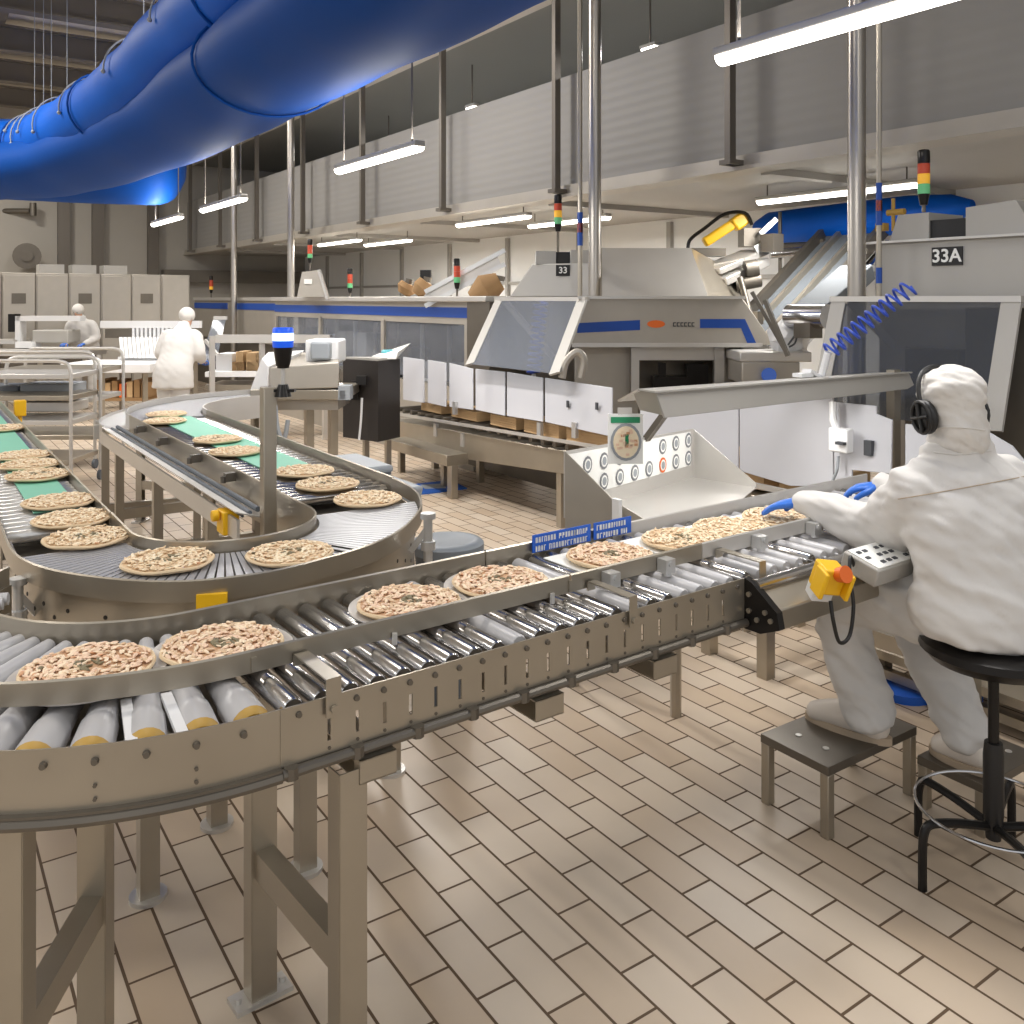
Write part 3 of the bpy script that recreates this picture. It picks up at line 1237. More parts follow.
def lane(name, label, x0, x1, y0, y1, rm, bx0, bx1, by0, legs, extra=0.0):
    t = thing(name, label, 'conveyor', ((x0 + x1) / 2, (y0 + y1) / 2, 0))
    for x in (x0, x1):
        mb = MB()
        mb.sweep([(x, y0, 0), (x, y1, 0)], [(-.004, .925), (.004, .925), (.004, .986), (0, .99), (-.004, .986)])
        mb.build('guide_rail', 'steel', t)
        mb = MB()
        mb.box((x - .003, y0, .80), (x + .003, y1, .925))
        mb.build('side_plate', 'steel', t)
    mb = MB()
    mb.box((x0 + .003, y0, .86), (x1 - .003, y1, .866))
    mb.build('under_pan', 'steel_d', t)  # dark sheet added so the gaps between rollers read as shade
    n = int((y1 - y0 - .06) / .075)
    for i in range(min(n, 70)):
        inst('roller', rm, t, (x0 + .005, y0 + .05 + .075 * i, TOP - .025), (0, 0, -PI / 2))
    mb = MB()
    mb.box((bx0, by0, .9495), (bx1, y1, .9545))
    mb.build('green_belt', 'beltg', t)
    for y in legs:
        u_leg(t, V3((x0 - extra + .03, y, 0)), V3((x1 - .03, y, 0)), .8, .05, .05, .33)
    return t


lane('belt_conveyor', 'left-hand lane of silver rollers and green belt with a file of pizzas', .305, .668, 3.71, 8.6, RL, .44, .61, 4.02, (4.6, 6.4))
rl = lane('belt_conveyor', 'middle lane with green belt and grey side tray, left of the white guard panels', 1.335, 1.865, 3.71, 6.72, RR_, 1.50, 1.74, 4.35, (4.4, 5.5, 6.6), .12)
mb = MB()
mb.sweep([(1.24, 3.72, 0), (1.24, 6.72, 0)], [(-.07, .865), (.09, .915), (.09, .92), (-.07, .872)])
mb.sweep([(1.16, 3.72, 0), (1.16, 6.72, 0)], [(-.006, .80), (.006, .80), (.006, .885), (-.006, .885)])
mb.build('side_tray', 'steel_l', rl)
mb = MB()
for x, z, r in ((1.215, .905, .010), (1.25, .915, .012), (1.185, .895, .006)):
    mb.tube([(x, 3.74, z), (x, 6.7, z)], r, 8)
mb.build('cable_duct', 'greyd', rl)
for y in (4.3, 4.9, 5.6, 6.2):
    mb = MB()
    mb.cbox((1.30, y, .955), (.05, .035, .04))
    mb.cyl((1.27, y, .93), (1.27, y, .96), .014, n=8)
    mb.build('photo_sensor', 'steel_d', rl)
q = onw(228, 521, 1.17)
mb = MB()
mb.cbox(q, (.07, .10, .10))
mb.cyl(q + V3((-.04, 0, .03)), q + V3((-.07, 0, .03)), .025, n=12)
single('stop_switch', mb, 'yellow', 'yellow stop switch box under the side tray of the middle lane', 'switch', bevel=.006)
q = onz(20, 408, 6.9)
mb = MB()
mb.cbox(q, (.08, .08, .12))
mb.cyl(q + V3((0, 0, -.16)), q, .015, n=8)
single('stop_switch', mb, 'yellow', 'yellow switch box at the far end of the left-hand lane', 'switch', bevel=.006)
# far bend
fb = thing('curve_conveyor', 'far bend of the middle lane turning right behind the square post', 'conveyor', (1.9, 7.3, 0))
FC = V3((2.62, 6.72, 0))


def farc(r, z=0, n=20):
    return [FC + V3((r * math.cos(R(180 - 90 * i / n)), r * math.sin(R(180 - 90 * i / n)), z)) for i in range(n + 1)]


for r, h0, h1 in ((.755, .80, .99), (1.285, .80, .99), (1.46, .80, .93)):
    mb = MB()
    mb.sweep(farc(r), [(-.005, h0), (.005, h0), (.005, h1), (-.005, h1)])
    mb.build('guide_rail', 'steel_l', fb)
mb = MB()
mb.sweep(farc(1.37), [(-.085, .88), (.085, .905), (.085, .912), (-.085, .888)])
mb.build('side_tray', 'steel_l', fb)
mb = MB()
for i in range(60):
    a0, a1 = R(180 - 90 * (i + .1) / 60), R(180 - 90 * (i + .85) / 60)
    q = []
    for z in (.93, .948):
        q += [FC + V3((.77 * math.cos(a0), .77 * math.sin(a0), z)), FC + V3((1.27 * math.cos(a0), 1.27 * math.sin(a0), z)), FC + V3((1.27 * math.cos(a1), 1.27 * math.sin(a1), z)), FC + V3((.77 * math.cos(a1), .77 * math.sin(a1), z))]
    mb.hexa(q)
mb.build('slat_belt', 'slat', fb, 0)
for a in (170, 135, 100):
    p, q = FC + V3((.8 * math.cos(R(a)), .8 * math.sin(R(a)), 0)), FC + V3((1.42 * math.cos(R(a)), 1.42 * math.sin(R(a)), 0))
    u_leg(fb, q, p, .8, .05, .05, .3)
mb = MB()
for a in range(172, 90, -9):
    p = FC + V3((1.47 * math.cos(R(a)), 1.47 * math.sin(R(a)), .86))
    mb.cbox(p, (.05, .05, .1), Matrix.Rotation(R(a), 3, 'Z'))
mb.build('rail_clamp', 'galv', fb)

# ---- square post with the blue beacon inside the loop
bp = cw(-1.0, 3.70)
sp = thing('signal_post', 'square steel post with a lit blue beacon inside the conveyor loop', 'signal post', (bp.x, bp.y, 0))
mb = MB()
mb.box((bp.x - .027, bp.y - .027, .01), (bp.x + .027, bp.y + .027, 1.44))
mb.build('post', 'steel', sp, bevel=.003)
mb = MB()
mb.cbox((bp.x, bp.y, .005), (.14, .14, .01))
mb.build('base_plate', 'steel', sp)
q = onz(283, 368, 3.70)
mb = MB()
mb.bar((bp.x, bp.y, 1.425), V3((q.x, q.y, 1.425)) + (V3((q.x, q.y, 0)) - bp).normalized() * .05, .03, .012)
mb.cyl((q.x, q.y, 1.40), (q.x, q.y, 1.45), .035, .02)
mb.build('bracket', 'blackm', sp)
mb = MB()
mb.cyl((q.x, q.y, 1.44), q + V3((0, 0, .0)), .009, n=10)
mb.build('stem', 'steel_l', sp)
mb = MB()
mb.lathe([(0, 0), (.024, 0), (.03, .02), (.040, .085), (0, .085)], q, 20)
b_ = mb.build('beacon_base', 'blackm', sp)
mb = MB()
mb.lathe([(.040, .085), (.042, .088), (.042, .16), (.038, .166), (0, .166)], q, 20)
mb.mi = 1
mb.lathe([(.0425, .112), (.0428, .114), (.0428, .142), (.0425, .144)], q, 20)
o = mb.build('beacon_lens', ['bluelit', 'bluecore'], sp)


# =====================================================================  pizzas
def pizza_base():
    mb = MB()
    mb.lathe([(0, .001), (.115, .001), (.136, .006), (.143, .013), (.141, .018), (.137, .019), (.133, .017)], n=40)
    mb.mi = 1
    mb.lathe([(.133, .017), (.11, .0165), (.06, .018), (0, .019)], n=40)
    # uneven rim
    for v in mb.bm.verts:
        r = math.hypot(v.co.x, v.co.y)
        if r > .11:
            a = math.atan2(v.co.y, v.co.x)
            k = 1 + .012 * math.sin(3 * a + 1) + .009 * math.sin(7 * a)
            v.co.x *= k
            v.co.y *= k
            v.co.z *= 1 + .12 * math.sin(5 * a)
    return mesh_of(mb, 'dough', ['doughl', 'sauce'])


def pizza_topping(seed, n, rmax, cols, herb, mats=('ham', 'cheese', 'mush', 'tom', 'herb')):
    rn = random.Random(seed)
    mb = MB()
    for i in range(n):
        r = rmax * math.sqrt(rn.random())
        a = rn.random() * 2 * PI
        mb.mi = rn.choices(range(5), cols)[0]
        if herb and r < .036:
            mb.mi = 4 if rn.random() < .7 else mb.mi
        l, w, h = rn.uniform(.007, .014), rn.uniform(.0035, .006), rn.uniform(.002, .0036)
        rot = (Matrix.Rotation(a + PI / 2 + rn.uniform(-.9, .9), 3, 'Z') @ Matrix.Rotation(rn.uniform(-.3, .3), 3, 'Y'))
        mb.ball((r * math.cos(a), r * math.sin(a), .0205 + rn.uniform(0, .003)), (l, w, h), 6, 4, rot)
    return mesh_of(mb, 'topping', list(mats), 60)


DOUGH = pizza_base()
DOUGH2 = DOUGH.copy()
DOUGH2.materials[1] = M['sauce2']
TOPS = [pizza_topping(1, 460, .133, (5, 5, 3, 1.0, .05), 1), pizza_topping(2, 460, .133, (5, 4, 4, .3, .05), 1), pizza_topping(3, 360, .131, (3, 6, 4, .1, .05), 1, ('ham2', 'cheese2', 'mush2', 'tom', 'herb')), pizza_topping(4, 320, .130, (4, 6, 3, .1, .2), 0, ('ham2', 'cheese2', 'mush2', 'tom', 'mush'))]
mb = MB()
mb.lathe([(0, 0), (.15, 0), (.166, .007), (.166, .010), (.150, .004), (0, .003)], n=40)
TRAY = mesh_of(mb, 'film_plate', 'tray')
mb = MB()
mb.prism([(x, y, 0) for x, y in ((-.155, -.155), (.155, -.155), (.155, .155), (-.155, .155))], (0, 0, .003))
SHEET = mesh_of(mb, 'card_sheet', 'paper')


def pizza(p, z, label, top, group, tray=None, rz=None):
    p = V3((p.x, p.y, z))
    t = thing('pizza', label, 'pizza', p, group)
    dz = 0
    if tray:
        inst('plate' if tray is TRAY else 'card_sheet', tray, t, p, (0, 0, AN if tray is SHEET else 0))
        dz = .004
    a = random.random() * 6 if rz is None else rz
    inst('dough', DOUGH if top < 2 else DOUGH2, t, p + V3((0, 0, dz)), (0, 0, a))
    o = inst('topping', TOPS[top], t, p + V3((0, 0, dz)), (0, 0, a))
    o['kind'] = 'stuff'


GA = 'pizzas in the lane of the front conveyor'
ORD = ['pizza farthest left on the front conveyor, on the bend', 'second pizza from the left on the front conveyor, dark herbs at its centre',
       'third pizza from the left on the front conveyor, right of bare rollers', 'pizza on the front conveyor just left of the blue signs',
       'pizza on the front conveyor right in front of the blue signs', 'pizza on the front conveyor just right of the blue signs', 'pizza on the front conveyor before the chute mouth, next to the hand',
       'pizza under the seated person\'s blue glove']
# along the lane: bend angle for the first, then distances
ca, sa = math.cos(R(-107)), math.sin(R(-107))
pizza(at(88, 667, .972), TOP + .001, ORD[0], 0, GA, TRAY, rz=2.4)
for k, (px, py) in enumerate(((228, 649), (415, 604), (504, 582), (614, 556), (688, 540), (733, 527), (781, 516))):
    p = at(px, py, .972)
    q = M1.inverted() @ p
    d = min(max(q.y, .355), .41)
    s = q.x - .0
    pizza(L1(s, d), TOP + .001, ORD[k + 1], (1, 1, 0, 1, 2, 3, 3)[k], GA, TRAY if k < 3 else SHEET)
GB = 'pizzas riding the conveyor loop'
for k, (px, py, lb) in enumerate(((168, 558, 'pizza on the slat belt bend, left one of the two'), (290, 551, 'pizza on the slat belt bend, right one of the two'))):
    pizza(at(px, py, .972), TOP + .001, lb, 2, GB)
for k, (y, lb) in enumerate(((3.45, 'nearest pizza at the near end of the left-hand lane, just leaving the rollers'), (3.78, 'second pizza from the near end of the left-hand lane'), (4.11, 'third pizza from the near end of the left-hand lane, before the green gap'),
                            (4.78, 'fourth pizza of the left-hand lane, first beyond the green gap'), (5.11, 'fifth pizza of the left-hand lane, second beyond the green gap'), (5.43, 'sixth pizza of the left-hand lane, third beyond the green gap'), (6.65, 'farthest pizza of the left-hand lane, beside the yellow switch'))):
    pizza(V3((.545, y, 0)), .956 if y > 4 else .951, lb, (2, 3, 3)[k % 3], GB)
for k, (x, y, lb) in enumerate(((1.62, 3.46, 'nearest pizza of the middle lane, entering the slat belt by the grey bins'), (1.60, 3.84, 'second pizza of the middle lane, in front of the grey lidded tub'), (1.62, 4.17, 'third pizza of the middle lane, partly behind the second'),
                               (1.52, 4.92, 'pizza of the middle lane just left of the square post'), (1.56, 5.40, 'pizza of the middle lane second left of the square post'), (1.50, 6.42, 'nearer pizza at the far bend of the middle lane'), (1.60, 6.80, 'farther pizza at the far bend of the middle lane'))):
    pizza(V3((x, y, 0)), .956 if y > 4 else .951, lb, (3, 2, 3)[k % 3], GB)


# =====================================================================  helpers for the machines
FR = Matrix.Rotation(-YAW, 4, 'Z')          # local x = right of the standpoint, y = ahead


def fbox(mb, x0, y0, x1, y1, Z, depth):
    """box with a face square to the standpoint at distance Z, spanning that part of the view"""
    a, b = (x0 - 512) / FPX * Z, (x1 - 512) / FPX * Z
    h0, h1 = CAMH - (y1 - HZ) * Z / FPX, CAMH - (y0 - HZ) * Z / FPX
    P = []
    for h in (h0, h1):
        P += [cw(a, Z, h), cw(b, Z, h), cw(b, Z + depth, h), cw(a, Z + depth, h)]
    mb.hexa(P)
    return mb


def part(par, name, m, fn, bevel=0.0, smooth=35):
    mb = MB()
    fn(mb)
    o = mb.build(name, m, par, smooth, bevel)
    if name in ('blue_stripe', 'side_column', 'fitting', 'motor', 'gripper', 'frame', 'arm', 'latch', 'side_bar', 'upright', 'mechanism', 'top_box', 'cross_brace'):
        split_islands(o)
    return o


def text(body, size, loc, rot, m, par, name):
    cu = bpy.data.curves.new(name, 'FONT')
    cu.body = body
    cu.size = size
    cu.extrude = .002
    cu.align_x = 'CENTER'
    cu.align_y = 'CENTER'
    cu.offset = size * .018
    o = bpy.data.objects.new(name, cu)
    col.objects.link(o)
    dg = bpy.context.evaluated_depsgraph_get()
    me = bpy.data.meshes.new_from_object(o.evaluated_get(dg))
    bpy.data.objects.remove(o)
    me.materials.clear()
    me.materials.append(M[m])
    o = bpy.data.objects.new(name, me)
    col.objects.link(o)
    o.parent = par
    o.location = V3(loc) - V3(par['_o'])
    o.rotation_euler = rot
    return o


def stack_light(q, base, s, label, lit=('greenlit', 'amberlit', 'red')):
    """signal tower: q is the point where its pole stands, base the pole length"""
    t = thing('stack_light', label, 'signal light', q, 'stack lights on the machines')
    part(t, 'pole', 'steel_d', lambda mb: mb.cyl(q, q + V3((0, 0, base + .03 * s)), .012 * s, n=10))
    z = base
    part(t, 'base_cone', 'blackm', lambda mb: mb.lathe([(0, 0), (.022 * s, 0), (.036 * s, .07 * s), (0, .07 * s)], q + V3((0, 0, z)), 16))
    z += .07 * s
    for m in lit:
        part(t, 'lens', m, lambda mb: mb.lathe([(0, 0), (.037 * s, 0), (.037 * s, .062 * s), (0, .062 * s)], q + V3((0, 0, z)), 16))
        z += .064 * s
    part(t, 'cap', 'blackm', lambda mb: mb.lathe([(0, 0), (.037 * s, 0), (.037 * s, .075 * s), (.03 * s, .085 * s), (0, .085 * s)], q + V3((0, 0, z)), 16))
    return t


def coil(p0, p1, rad, turns, r=.006, taper=0.0):
    p0, p1 = V3(p0), V3(p1)
    d = (p1 - p0).normalized()
    u = d.cross(V3((0, 0, 1)))
    if u.length < .05:
        u = V3((1, 0, 0))
    u.normalize()
    w = d.cross(u)
    n = int(turns * 12)
    return [p0 + (p1 - p0) * (i / n) + (u * math.cos(2 * PI * i / 12) + w * math.sin(2 * PI * i / 12)) * rad for i in range(n + 1)]


# =====================================================================  packing line with white guard panels (left of the chute)
pl = thing('packing_line', 'low steel packing line under six white guard panels, behind the poster', 'packing machine', (4.6, 6.8, 0))
TOPX = [(400, 357), (424, 360), (446, 363), (473, 369), (505, 372), (543, 378), (612, 388)]
BOTX = [(400, 400), (424, 403), (446, 407), (473, 410), (505, 416), (543, 422), (612, 437)]
for i in range(6):
    g0, g1 = .008, .006 if i < 5 else .0
    ta, tb = onw(*TOPX[i], 4.36), onw(*TOPX[i + 1], 4.36)
    ba, bb = onw(*BOTX[i], 4.26), onw(*BOTX[i + 1], 4.26)
    sw = (.03, .035, .03, .02, .012, .012)[i]                 # each panel stands a little askew
    for p in (ta, ba):
        p.y -= g0
        p.x += sw
    for p in (tb, bb):
        p.y += g1
    off = V3((.012, 0, .002))
    mb = MB()
    mb.hexa([ba, bb, bb + off, ba + off, ta, tb, tb + off, ta + off])
    if i == 5:
        mb.mi = 1
        for px, py in ((569, 404), (598, 406)):
            c = onw(px, py, 4.31)
            mb.cbox(c - V3((.012, 0, 0)), (.012, .03, .055))
    mb.build('guard_panel', ['panelw', 'ink2'], pl, bevel=.004)
for (px, py) in ((436, 430), (463, 440), (540, 430), (455, 408), (575, 430)):
    c = onw(px, py, 4.27)
    part(pl, 'panel_hinge', 'alu', lambda mb: mb.cbox(c, (.03, .05, .12)))
part(pl, 'bed', 'steel', lambda mb: mb.hexa([(4.28, 5.55, .44), (4.75, 5.55, .44), (4.75, 8.5, .24), (4.26, 8.5, .24), (4.28, 5.55, .62), (4.75, 5.55, .62), (4.75, 8.5, .54), (4.26, 8.5, .54)]), bevel=.006)
part(pl, 'side_rail', 'steel_l', lambda mb: mb.bar((4.22, 5.1, .72), (4.22, 8.4, .62), .02, .025))
part(pl, 'lower_apron', 'steel_d', lambda mb: mb.box((4.9, 5.3, .08), (4.95, 8.9, .5)))
part(pl, 'roller_chain', 'steel_d', lambda mb: [mb.cyl((4.26, 5.2 + .16 * k, .655), (4.7, 5.2 + .16 * k, .655), .025, n=8) for k in range(21)])
for y, zt in ((5.66, .44), (7.5, .31), (8.4, .25)):
    for x in (4.32, 4.72):
        part(pl, 'leg', 'steel', lambda mb: mb.box((x - .03, y - .03, 0), (x + .03, y + .03, zt)))
part(pl, 'gear_housing', 'steel', lambda mb: (mb.box((4.05, 7.0, .30), (4.28, 8.2, .40)), mb.box((4.1, 7.0, .0), (4.17, 7.08, .30))), bevel=.005)
for i, (y0, y1, h, lb) in enumerate(((5.02, 5.62, .80, 'nearest, at the right end of the line'), (5.72, 6.2, .79, 'second from the right'), (6.32, 6.72, .78, 'third from the right'), (6.95, 7.4, .77, 'fourth from the right'), (7.6, 8.0, .76, 'farthest left by the black cabinet'))):
    mb = MB()
    mb.box((4.34, y0, .685), (4.66, y1, h))
    for k in range(5):
        z = .69 + (h - .70) * k / 4
        mb.box((4.335, y0, z), (4.34, y1, z + .012))
    single('carton_stack', mb, 'card', 'flat beige cartons under the white guard panels, ' + lb, 'cartons', 'flat carton stacks on the packing line')

# =====================================================================  packing line behind the canopy
pa = thing('packing_line', 'steel packing line with large white guard panels, behind the metal canopy', 'packing machine', (4.6, 3.4, 0))


def panel(pts, name='guard_panel'):
    mb = MB()
    q = [onw(px, py, w) for px, py, w in pts]
    mb.prism(q, (.012, 0, 0))
    return mb.build(name, 'panelw', pa, bevel=.003)


panel([(640, 398, 4.36), (738, 396, 4.36), (738, 470, 4.28), (725, 466, 4.28), (640, 440, 4.28)])
panel([(739.5, 396, 4.36), (833, 392, 4.36), (833, 487, 4.27), (790, 486, 4.27), (739.5, 471, 4.28)])
panel([(834, 402, 4.34), (876, 406, 4.34), (876, 414, 4.34), (892, 420, 4.34), (891, 474, 4.29), (852, 470, 4.29), (852, 480, 4.29), (834, 484, 4.28)])
panel([(905, 424, 4.34), (985, 430, 4.34), (1012, 446, 4.34), (1040, 480, 4.3), (1040, 530, 4.25), (905, 500, 4.25)])
part(pa, 'bed', 'steel', lambda mb: mb.box((4.32, 1.0, .40), (4.85, 4.7, .60)), bevel=.006)
part(pa, 'side_rail', 'steel_l', lambda mb: mb.bar((4.22, 1.0, .69), (4.22, 4.5, .69), .025, .03))
for y in (1.6, 3.2, 4.55):
    part(pa, 'leg', 'steel', lambda mb: mb.box((4.36, y - .03, 0), (4.42, y + .03, .40)))
for (y0, y1, lb) in ((3.72, 4.25, 'left of the white switch box'), (3.2, 3.6, 'below the white switch box'), (2.3, 2.75, 'beyond the person\'s sleeve')):
    mb = MB()
    mb.box((4.40, y0, .62), (4.72, y1, .80))
    single('carton_stack', mb, 'card', 'flat beige cartons below the large white panels, ' + lb, 'cartons', 'flat cartons behind the canopy')
sw = thing('switch_box', 'white switch box with conduit on the large white guard panel', 'switch', onw(841, 440, 4.24))
q = onw(841, 440, 4.235)
part(sw, 'housing', 'white', lambda mb: mb.cbox(q, (.06, .12, .13)), bevel=.008)
part(sw, 'key', 'ink2', lambda mb: mb.cbox(q + V3((-.045, -.03, -.01)), (.03, .05, .015)))
part(sw, 'conduit', 'white', lambda mb: mb.tube([onw(833, 402, 4.26), onw(833, 420, 4.24), onw(837, 430, 4.235)], .02, 8))
part(sw, 'cable', 'greyp', lambda mb: mb.tube(spline([onw(838, 456, 4.235), onw(837, 470, 4.22), onw(832, 482, 4.22), onw(830, 492, 4.22)], 4), .008, 6))
part(sw, 'vent_slot', 'ink2', lambda mb: mb.cbox(onw(869, 448, 4.3), (.03, .045, .08)))

# =====================================================================  canopy over the lane
ca_ = thing('metal_canopy', 'long folded sheet metal canopy in front of the seated person', 'canopy', (3.75, 3.0, 0))
part(ca_, 'front_plate', 'galv', lambda mb: mb.prism([(2.83, 2.95, 1.268), (4.70, 2.95, 1.292), (4.78, 2.96, 1.31), (4.72, 2.955, 1.385), (2.78, 2.955, 1.39)], (0, .012, 0)), bevel=.003)
part(ca_, 'top_plate', 'galv', lambda mb: mb.hexa([(2.76, 2.94, 1.385), (4.73, 2.94, 1.382), (4.73, 3.16, 1.362), (2.86, 3.16, 1.372), (2.76, 2.94, 1.393), (4.73, 2.94, 1.39), (4.73, 3.16, 1.37), (2.86, 3.16, 1.38)]))
part(ca_, 'rear_plate', 'steel_l', lambda mb: mb.hexa([(2.86, 3.15, 1.372), (4.73, 3.15, 1.362), (4.73, 3.40, 1.29), (2.95, 3.40, 1.29), (2.86, 3.16, 1.38), (4.73, 3.16, 1.37), (4.73, 3.41, 1.298), (2.95, 3.41, 1.298)]))
part(ca_, 'end_plate', 'steel_m', lambda mb: mb.prism([(2.87, 2.97, 1.27), (2.81, 2.97, 1.38), (2.87, 3.15, 1.37), (2.87, 3.2, 1.35), (2.87, 3.16, 1.28)], (.008, 0, 0)))
part(ca_, 'post', 'steel', lambda mb: mb.box((4.62, 2.98, .60), (4.68, 3.03, 1.40)))
part(ca_, 'lamp_body', 'steel_d', lambda mb: mb.box((2.95, 3.08, 1.325), (4.15, 3.17, 1.36)))
part(ca_, 'lamp_tube', 'tube', lambda mb: mb.cyl((2.98, 3.125, 1.315), (4.12, 3.125, 1.315), .014))
l = bpy.data.lights.new('canopy_light', 'AREA')
l.shape = 'RECTANGLE'
l.size = 1.1
l.size_y = .06
l.energy = 8
l.color = (1, .98, .96)
lo = bpy.data.objects.new('canopy_light', l)
col.objects.link(lo)
lo.location = (3.5, 3.125, 1.29)
mb = MB()
for k, (px, py) in enumerate(((803, 375), (812, 374))):
    c = ont(px, py, 3.15)
    mb.cbox(c, (.10, .06, .02), Matrix.Rotation(.4 * k, 3, 'Y'))
single('paper_scrap', mb, 'white', 'crumpled white scrap lying on top of the metal canopy', 'paper')

# =====================================================================  sheet metal chute with the poster
d1, d2_ = V3((.643, .766, 0)), V3((.766, -.643, 0))
c0 = V3((.2468, 4.2, 0))


def CH(a, b, h):
    p = c0 + d1 * a + d2_ * b
    return cw(p.x, p.y, h)


ch = thing('sheet_metal_chute', 'open sheet metal tray chute with print sheets on its back wall', 'chute', CH(.6, .3, 0))
LW = 1.22
part(ca_, 'support_arm', 'steel_d', lambda mb: mb.bar((3.3, 3.3, 1.35), CH(.72, -.004, 1.06), .04, .03))
part(ch, 'tray_floor', 'steel_l', lambda mb: mb.hexa([CH(0, 0, .78), CH(LW, 0, .78), CH(LW, .38, .772), CH(.1, .62, .765), CH(0, 0, .786), CH(LW, 0, .786), CH(LW, .38, .778), CH(.1, .62, .771)]))
part(ch, 'back_wall', 'steel_l', lambda mb: mb.hexa([CH(0, -.008, .78), CH(LW, -.008, .78), CH(LW, 0, .78), CH(0, 0, .78), CH(0, -.008, 1.09), CH(LW, -.008, 1.06), CH(LW, 0, 1.06), CH(0, 0, 1.09)]))
part(ch, 'left_cheek', 'steel_m', lambda mb: mb.prism([CH(0, 0, .70), CH(0, 0, 1.09), CH(.0, .27, .90), CH(.03, .58, .77), CH(.03, .58, .70)], d1.x * V3(cw(1, 0)) * .006 + d1.y * V3(cw(0, 1)) * .006))
part(ch, 'right_cheek', 'steel_l', lambda mb: mb.prism([CH(LW, 0, .76), CH(LW, 0, 1.06), CH(LW, .38, .80), CH(LW, .38, .765)], d1.x * V3(cw(1, 0)) * .006 + d1.y * V3(cw(0, 1)) * .006))
for a, b in ((.03, .03), (LW - .04, .04), (.06, .55), (LW - .03, .34)):
    part(ch, 'leg', 'steel', lambda mb: mb.tube([CH(a, b, 0), CH(a, b, .77)], .024, 8))
part(ch, 'front_post', 'white', lambda mb: mb.bar(onz(617, 499, 3.98), onz(617, 560, 3.98), .045, .02, up=(1, 0, 0)))
mb = MB()
mb.hexa([CH(.12, .004, .86), CH(LW - .04, .004, .86), CH(LW - .04, .006, .86), CH(.12, .006, .86), CH(.0, .004, 1.075), CH(LW - .04, .004, 1.05), CH(LW - .04, .006, 1.05), CH(.0, .006, 1.075)])
mb.mi = 1
FRC = Matrix.Rotation(-YAW + math.atan2(.766, .643), 3, 'Z')
for r in range(2):
    for k in range(8):
        if k in (3, 4) and r == 0:
            continue
        c = CH(.17 + .14 * k, .008, 1.005 - .10 * r)
        mb.mi = 1 if (k, r) != (5, 1) else 3
        n = 12
        ring = [(math.cos(2 * PI * i / n), math.sin(2 * PI * i / n)) for i in range(n)]
        mb.prism([c + FRC @ V3((.036 * x, 0, .042 * y)) for x, y in ring], FRC @ V3((0, -.002, 0)))
        mb.mi = 2
        mb.prism([c + FRC @ V3((.026 * x, -.002, .030 * y)) for x, y in ring], FRC @ V3((0, -.001, 0)))
        mb.mi = 4
        mb.prism([c + FRC @ V3((.018 * x, -.003, .021 * y)) for x, y in ring], FRC @ V3((0, -.001, 0)))
mb.build('print_sheet', ['paper', 'ink', 'paper', 'orange', 'greyp'], ch, 0)
po = thing('product_poster', 'white poster with a green header and a round pizza picture on the chute', 'poster', onz(626, 463, 4.22))
Zp = 4.22
part(po, 'sheet', 'paper', lambda mb: fbox(mb, 608, 414, 643, 464, Zp, .012))
part(po, 'header', 'poster_g', lambda mb: fbox(mb, 611, 417, 640, 423, Zp - .003, .003))
part(po, 'clip', 'steel_l', lambda mb: fbox(mb, 618, 408, 632, 415, Zp, .015))
pc = onz(626, 442, Zp - .002)
mb = MB()
RX = FR.to_3x3()


def disc(mb, c, r, y, rz=None):
    mb.prism([c + RX @ V3((r * math.cos(2 * PI * i / 20), y, (rz or r) * math.sin(2 * PI * i / 20))) for i in range(20)], RX @ V3((0, -.002, 0)))


disc(mb, pc, .072, 0, .088)
mb.mi = 1
disc(mb, pc, .060, -.002, .075)
rn = random.Random(5)
for k in range(34):
    a, r = rn.random() * 6.28, .05 * math.sqrt(rn.random())
    mb.mi = rn.choice((2, 2, 3, 4)) if k > 5 else 5
    p = pc + RX @ V3((r * math.cos(a) if k > 5 else .004, -.005, r * 1.2 * math.sin(a) if k > 5 else -.01 + .008 * k))
    mb.cbox(p, (.016, .002, .012), RX)
mb.build('pizza_picture', ['greyp', 'cheese2', 'ham', 'tom', 'cheese', 'green'], po, 0)

# blue lettered strips on the far rail of the front conveyor
for (s0, s1, lb) in ((1.115, 1.372, 'longer blue strip sign with two lines of white lettering on the far rail'), (1.388, 1.568, 'shorter blue strip sign with white lettering on the far rail, right of the longer')):
    mb = MB(M1)
    mb.box((s0, .574, .953), (s1, .578, 1.012))
    mb.mi = 1
    rn = random.Random(int(s0 * 100))
    for z in (.994, .965):
        s = s0 + .012
        while s < s1 - .02:
            w = rn.choice((.008, .008, .010, .006))
            mb.box((s, .5725, z - .009), (s + .003, .5745, z + .009))
            mb.box((s, .5725, z + rn.choice((-.009, .006, -.0015))), (s + w, .5745, z + rn.choice((.0095, .009)) if rn.random() < .0 else z + .009))
            if rn.random() < .6:
                mb.box((s + w - .003, .5725, z - .009), (s + w, .5745, z + .009))
            s += w + .005
            if rn.random() < .12:
                s += .01
    single('strip_sign', mb, ['blue', 'paper'], lb, 'sign', smooth=0)

# =====================================================================  the machine with the blue stripe and logo
lm = thing('cartoning_machine', 'beige steel machine with blue stripes and orange logo in mid picture', 'machine', cw(1.5, 8.2))
Za, Zb = 7.5, 7.9


def lmq(px, py, off=0.0):
    k = (px - 585) / (770 - 585)
    Z = 1 / ((1 - k) / Za + k / Zb)
    p = onz(px, py, Z)
    return p + V3(cw(.06, 1)) * off


def slab(mb, pts, d0, d1):
    """prism on the machine front, from depth d0 to d1"""
    v = V3(cw(.06, 1))
    mb.prism([lmq(*p, d0) for p in pts], v * (d1 - d0))


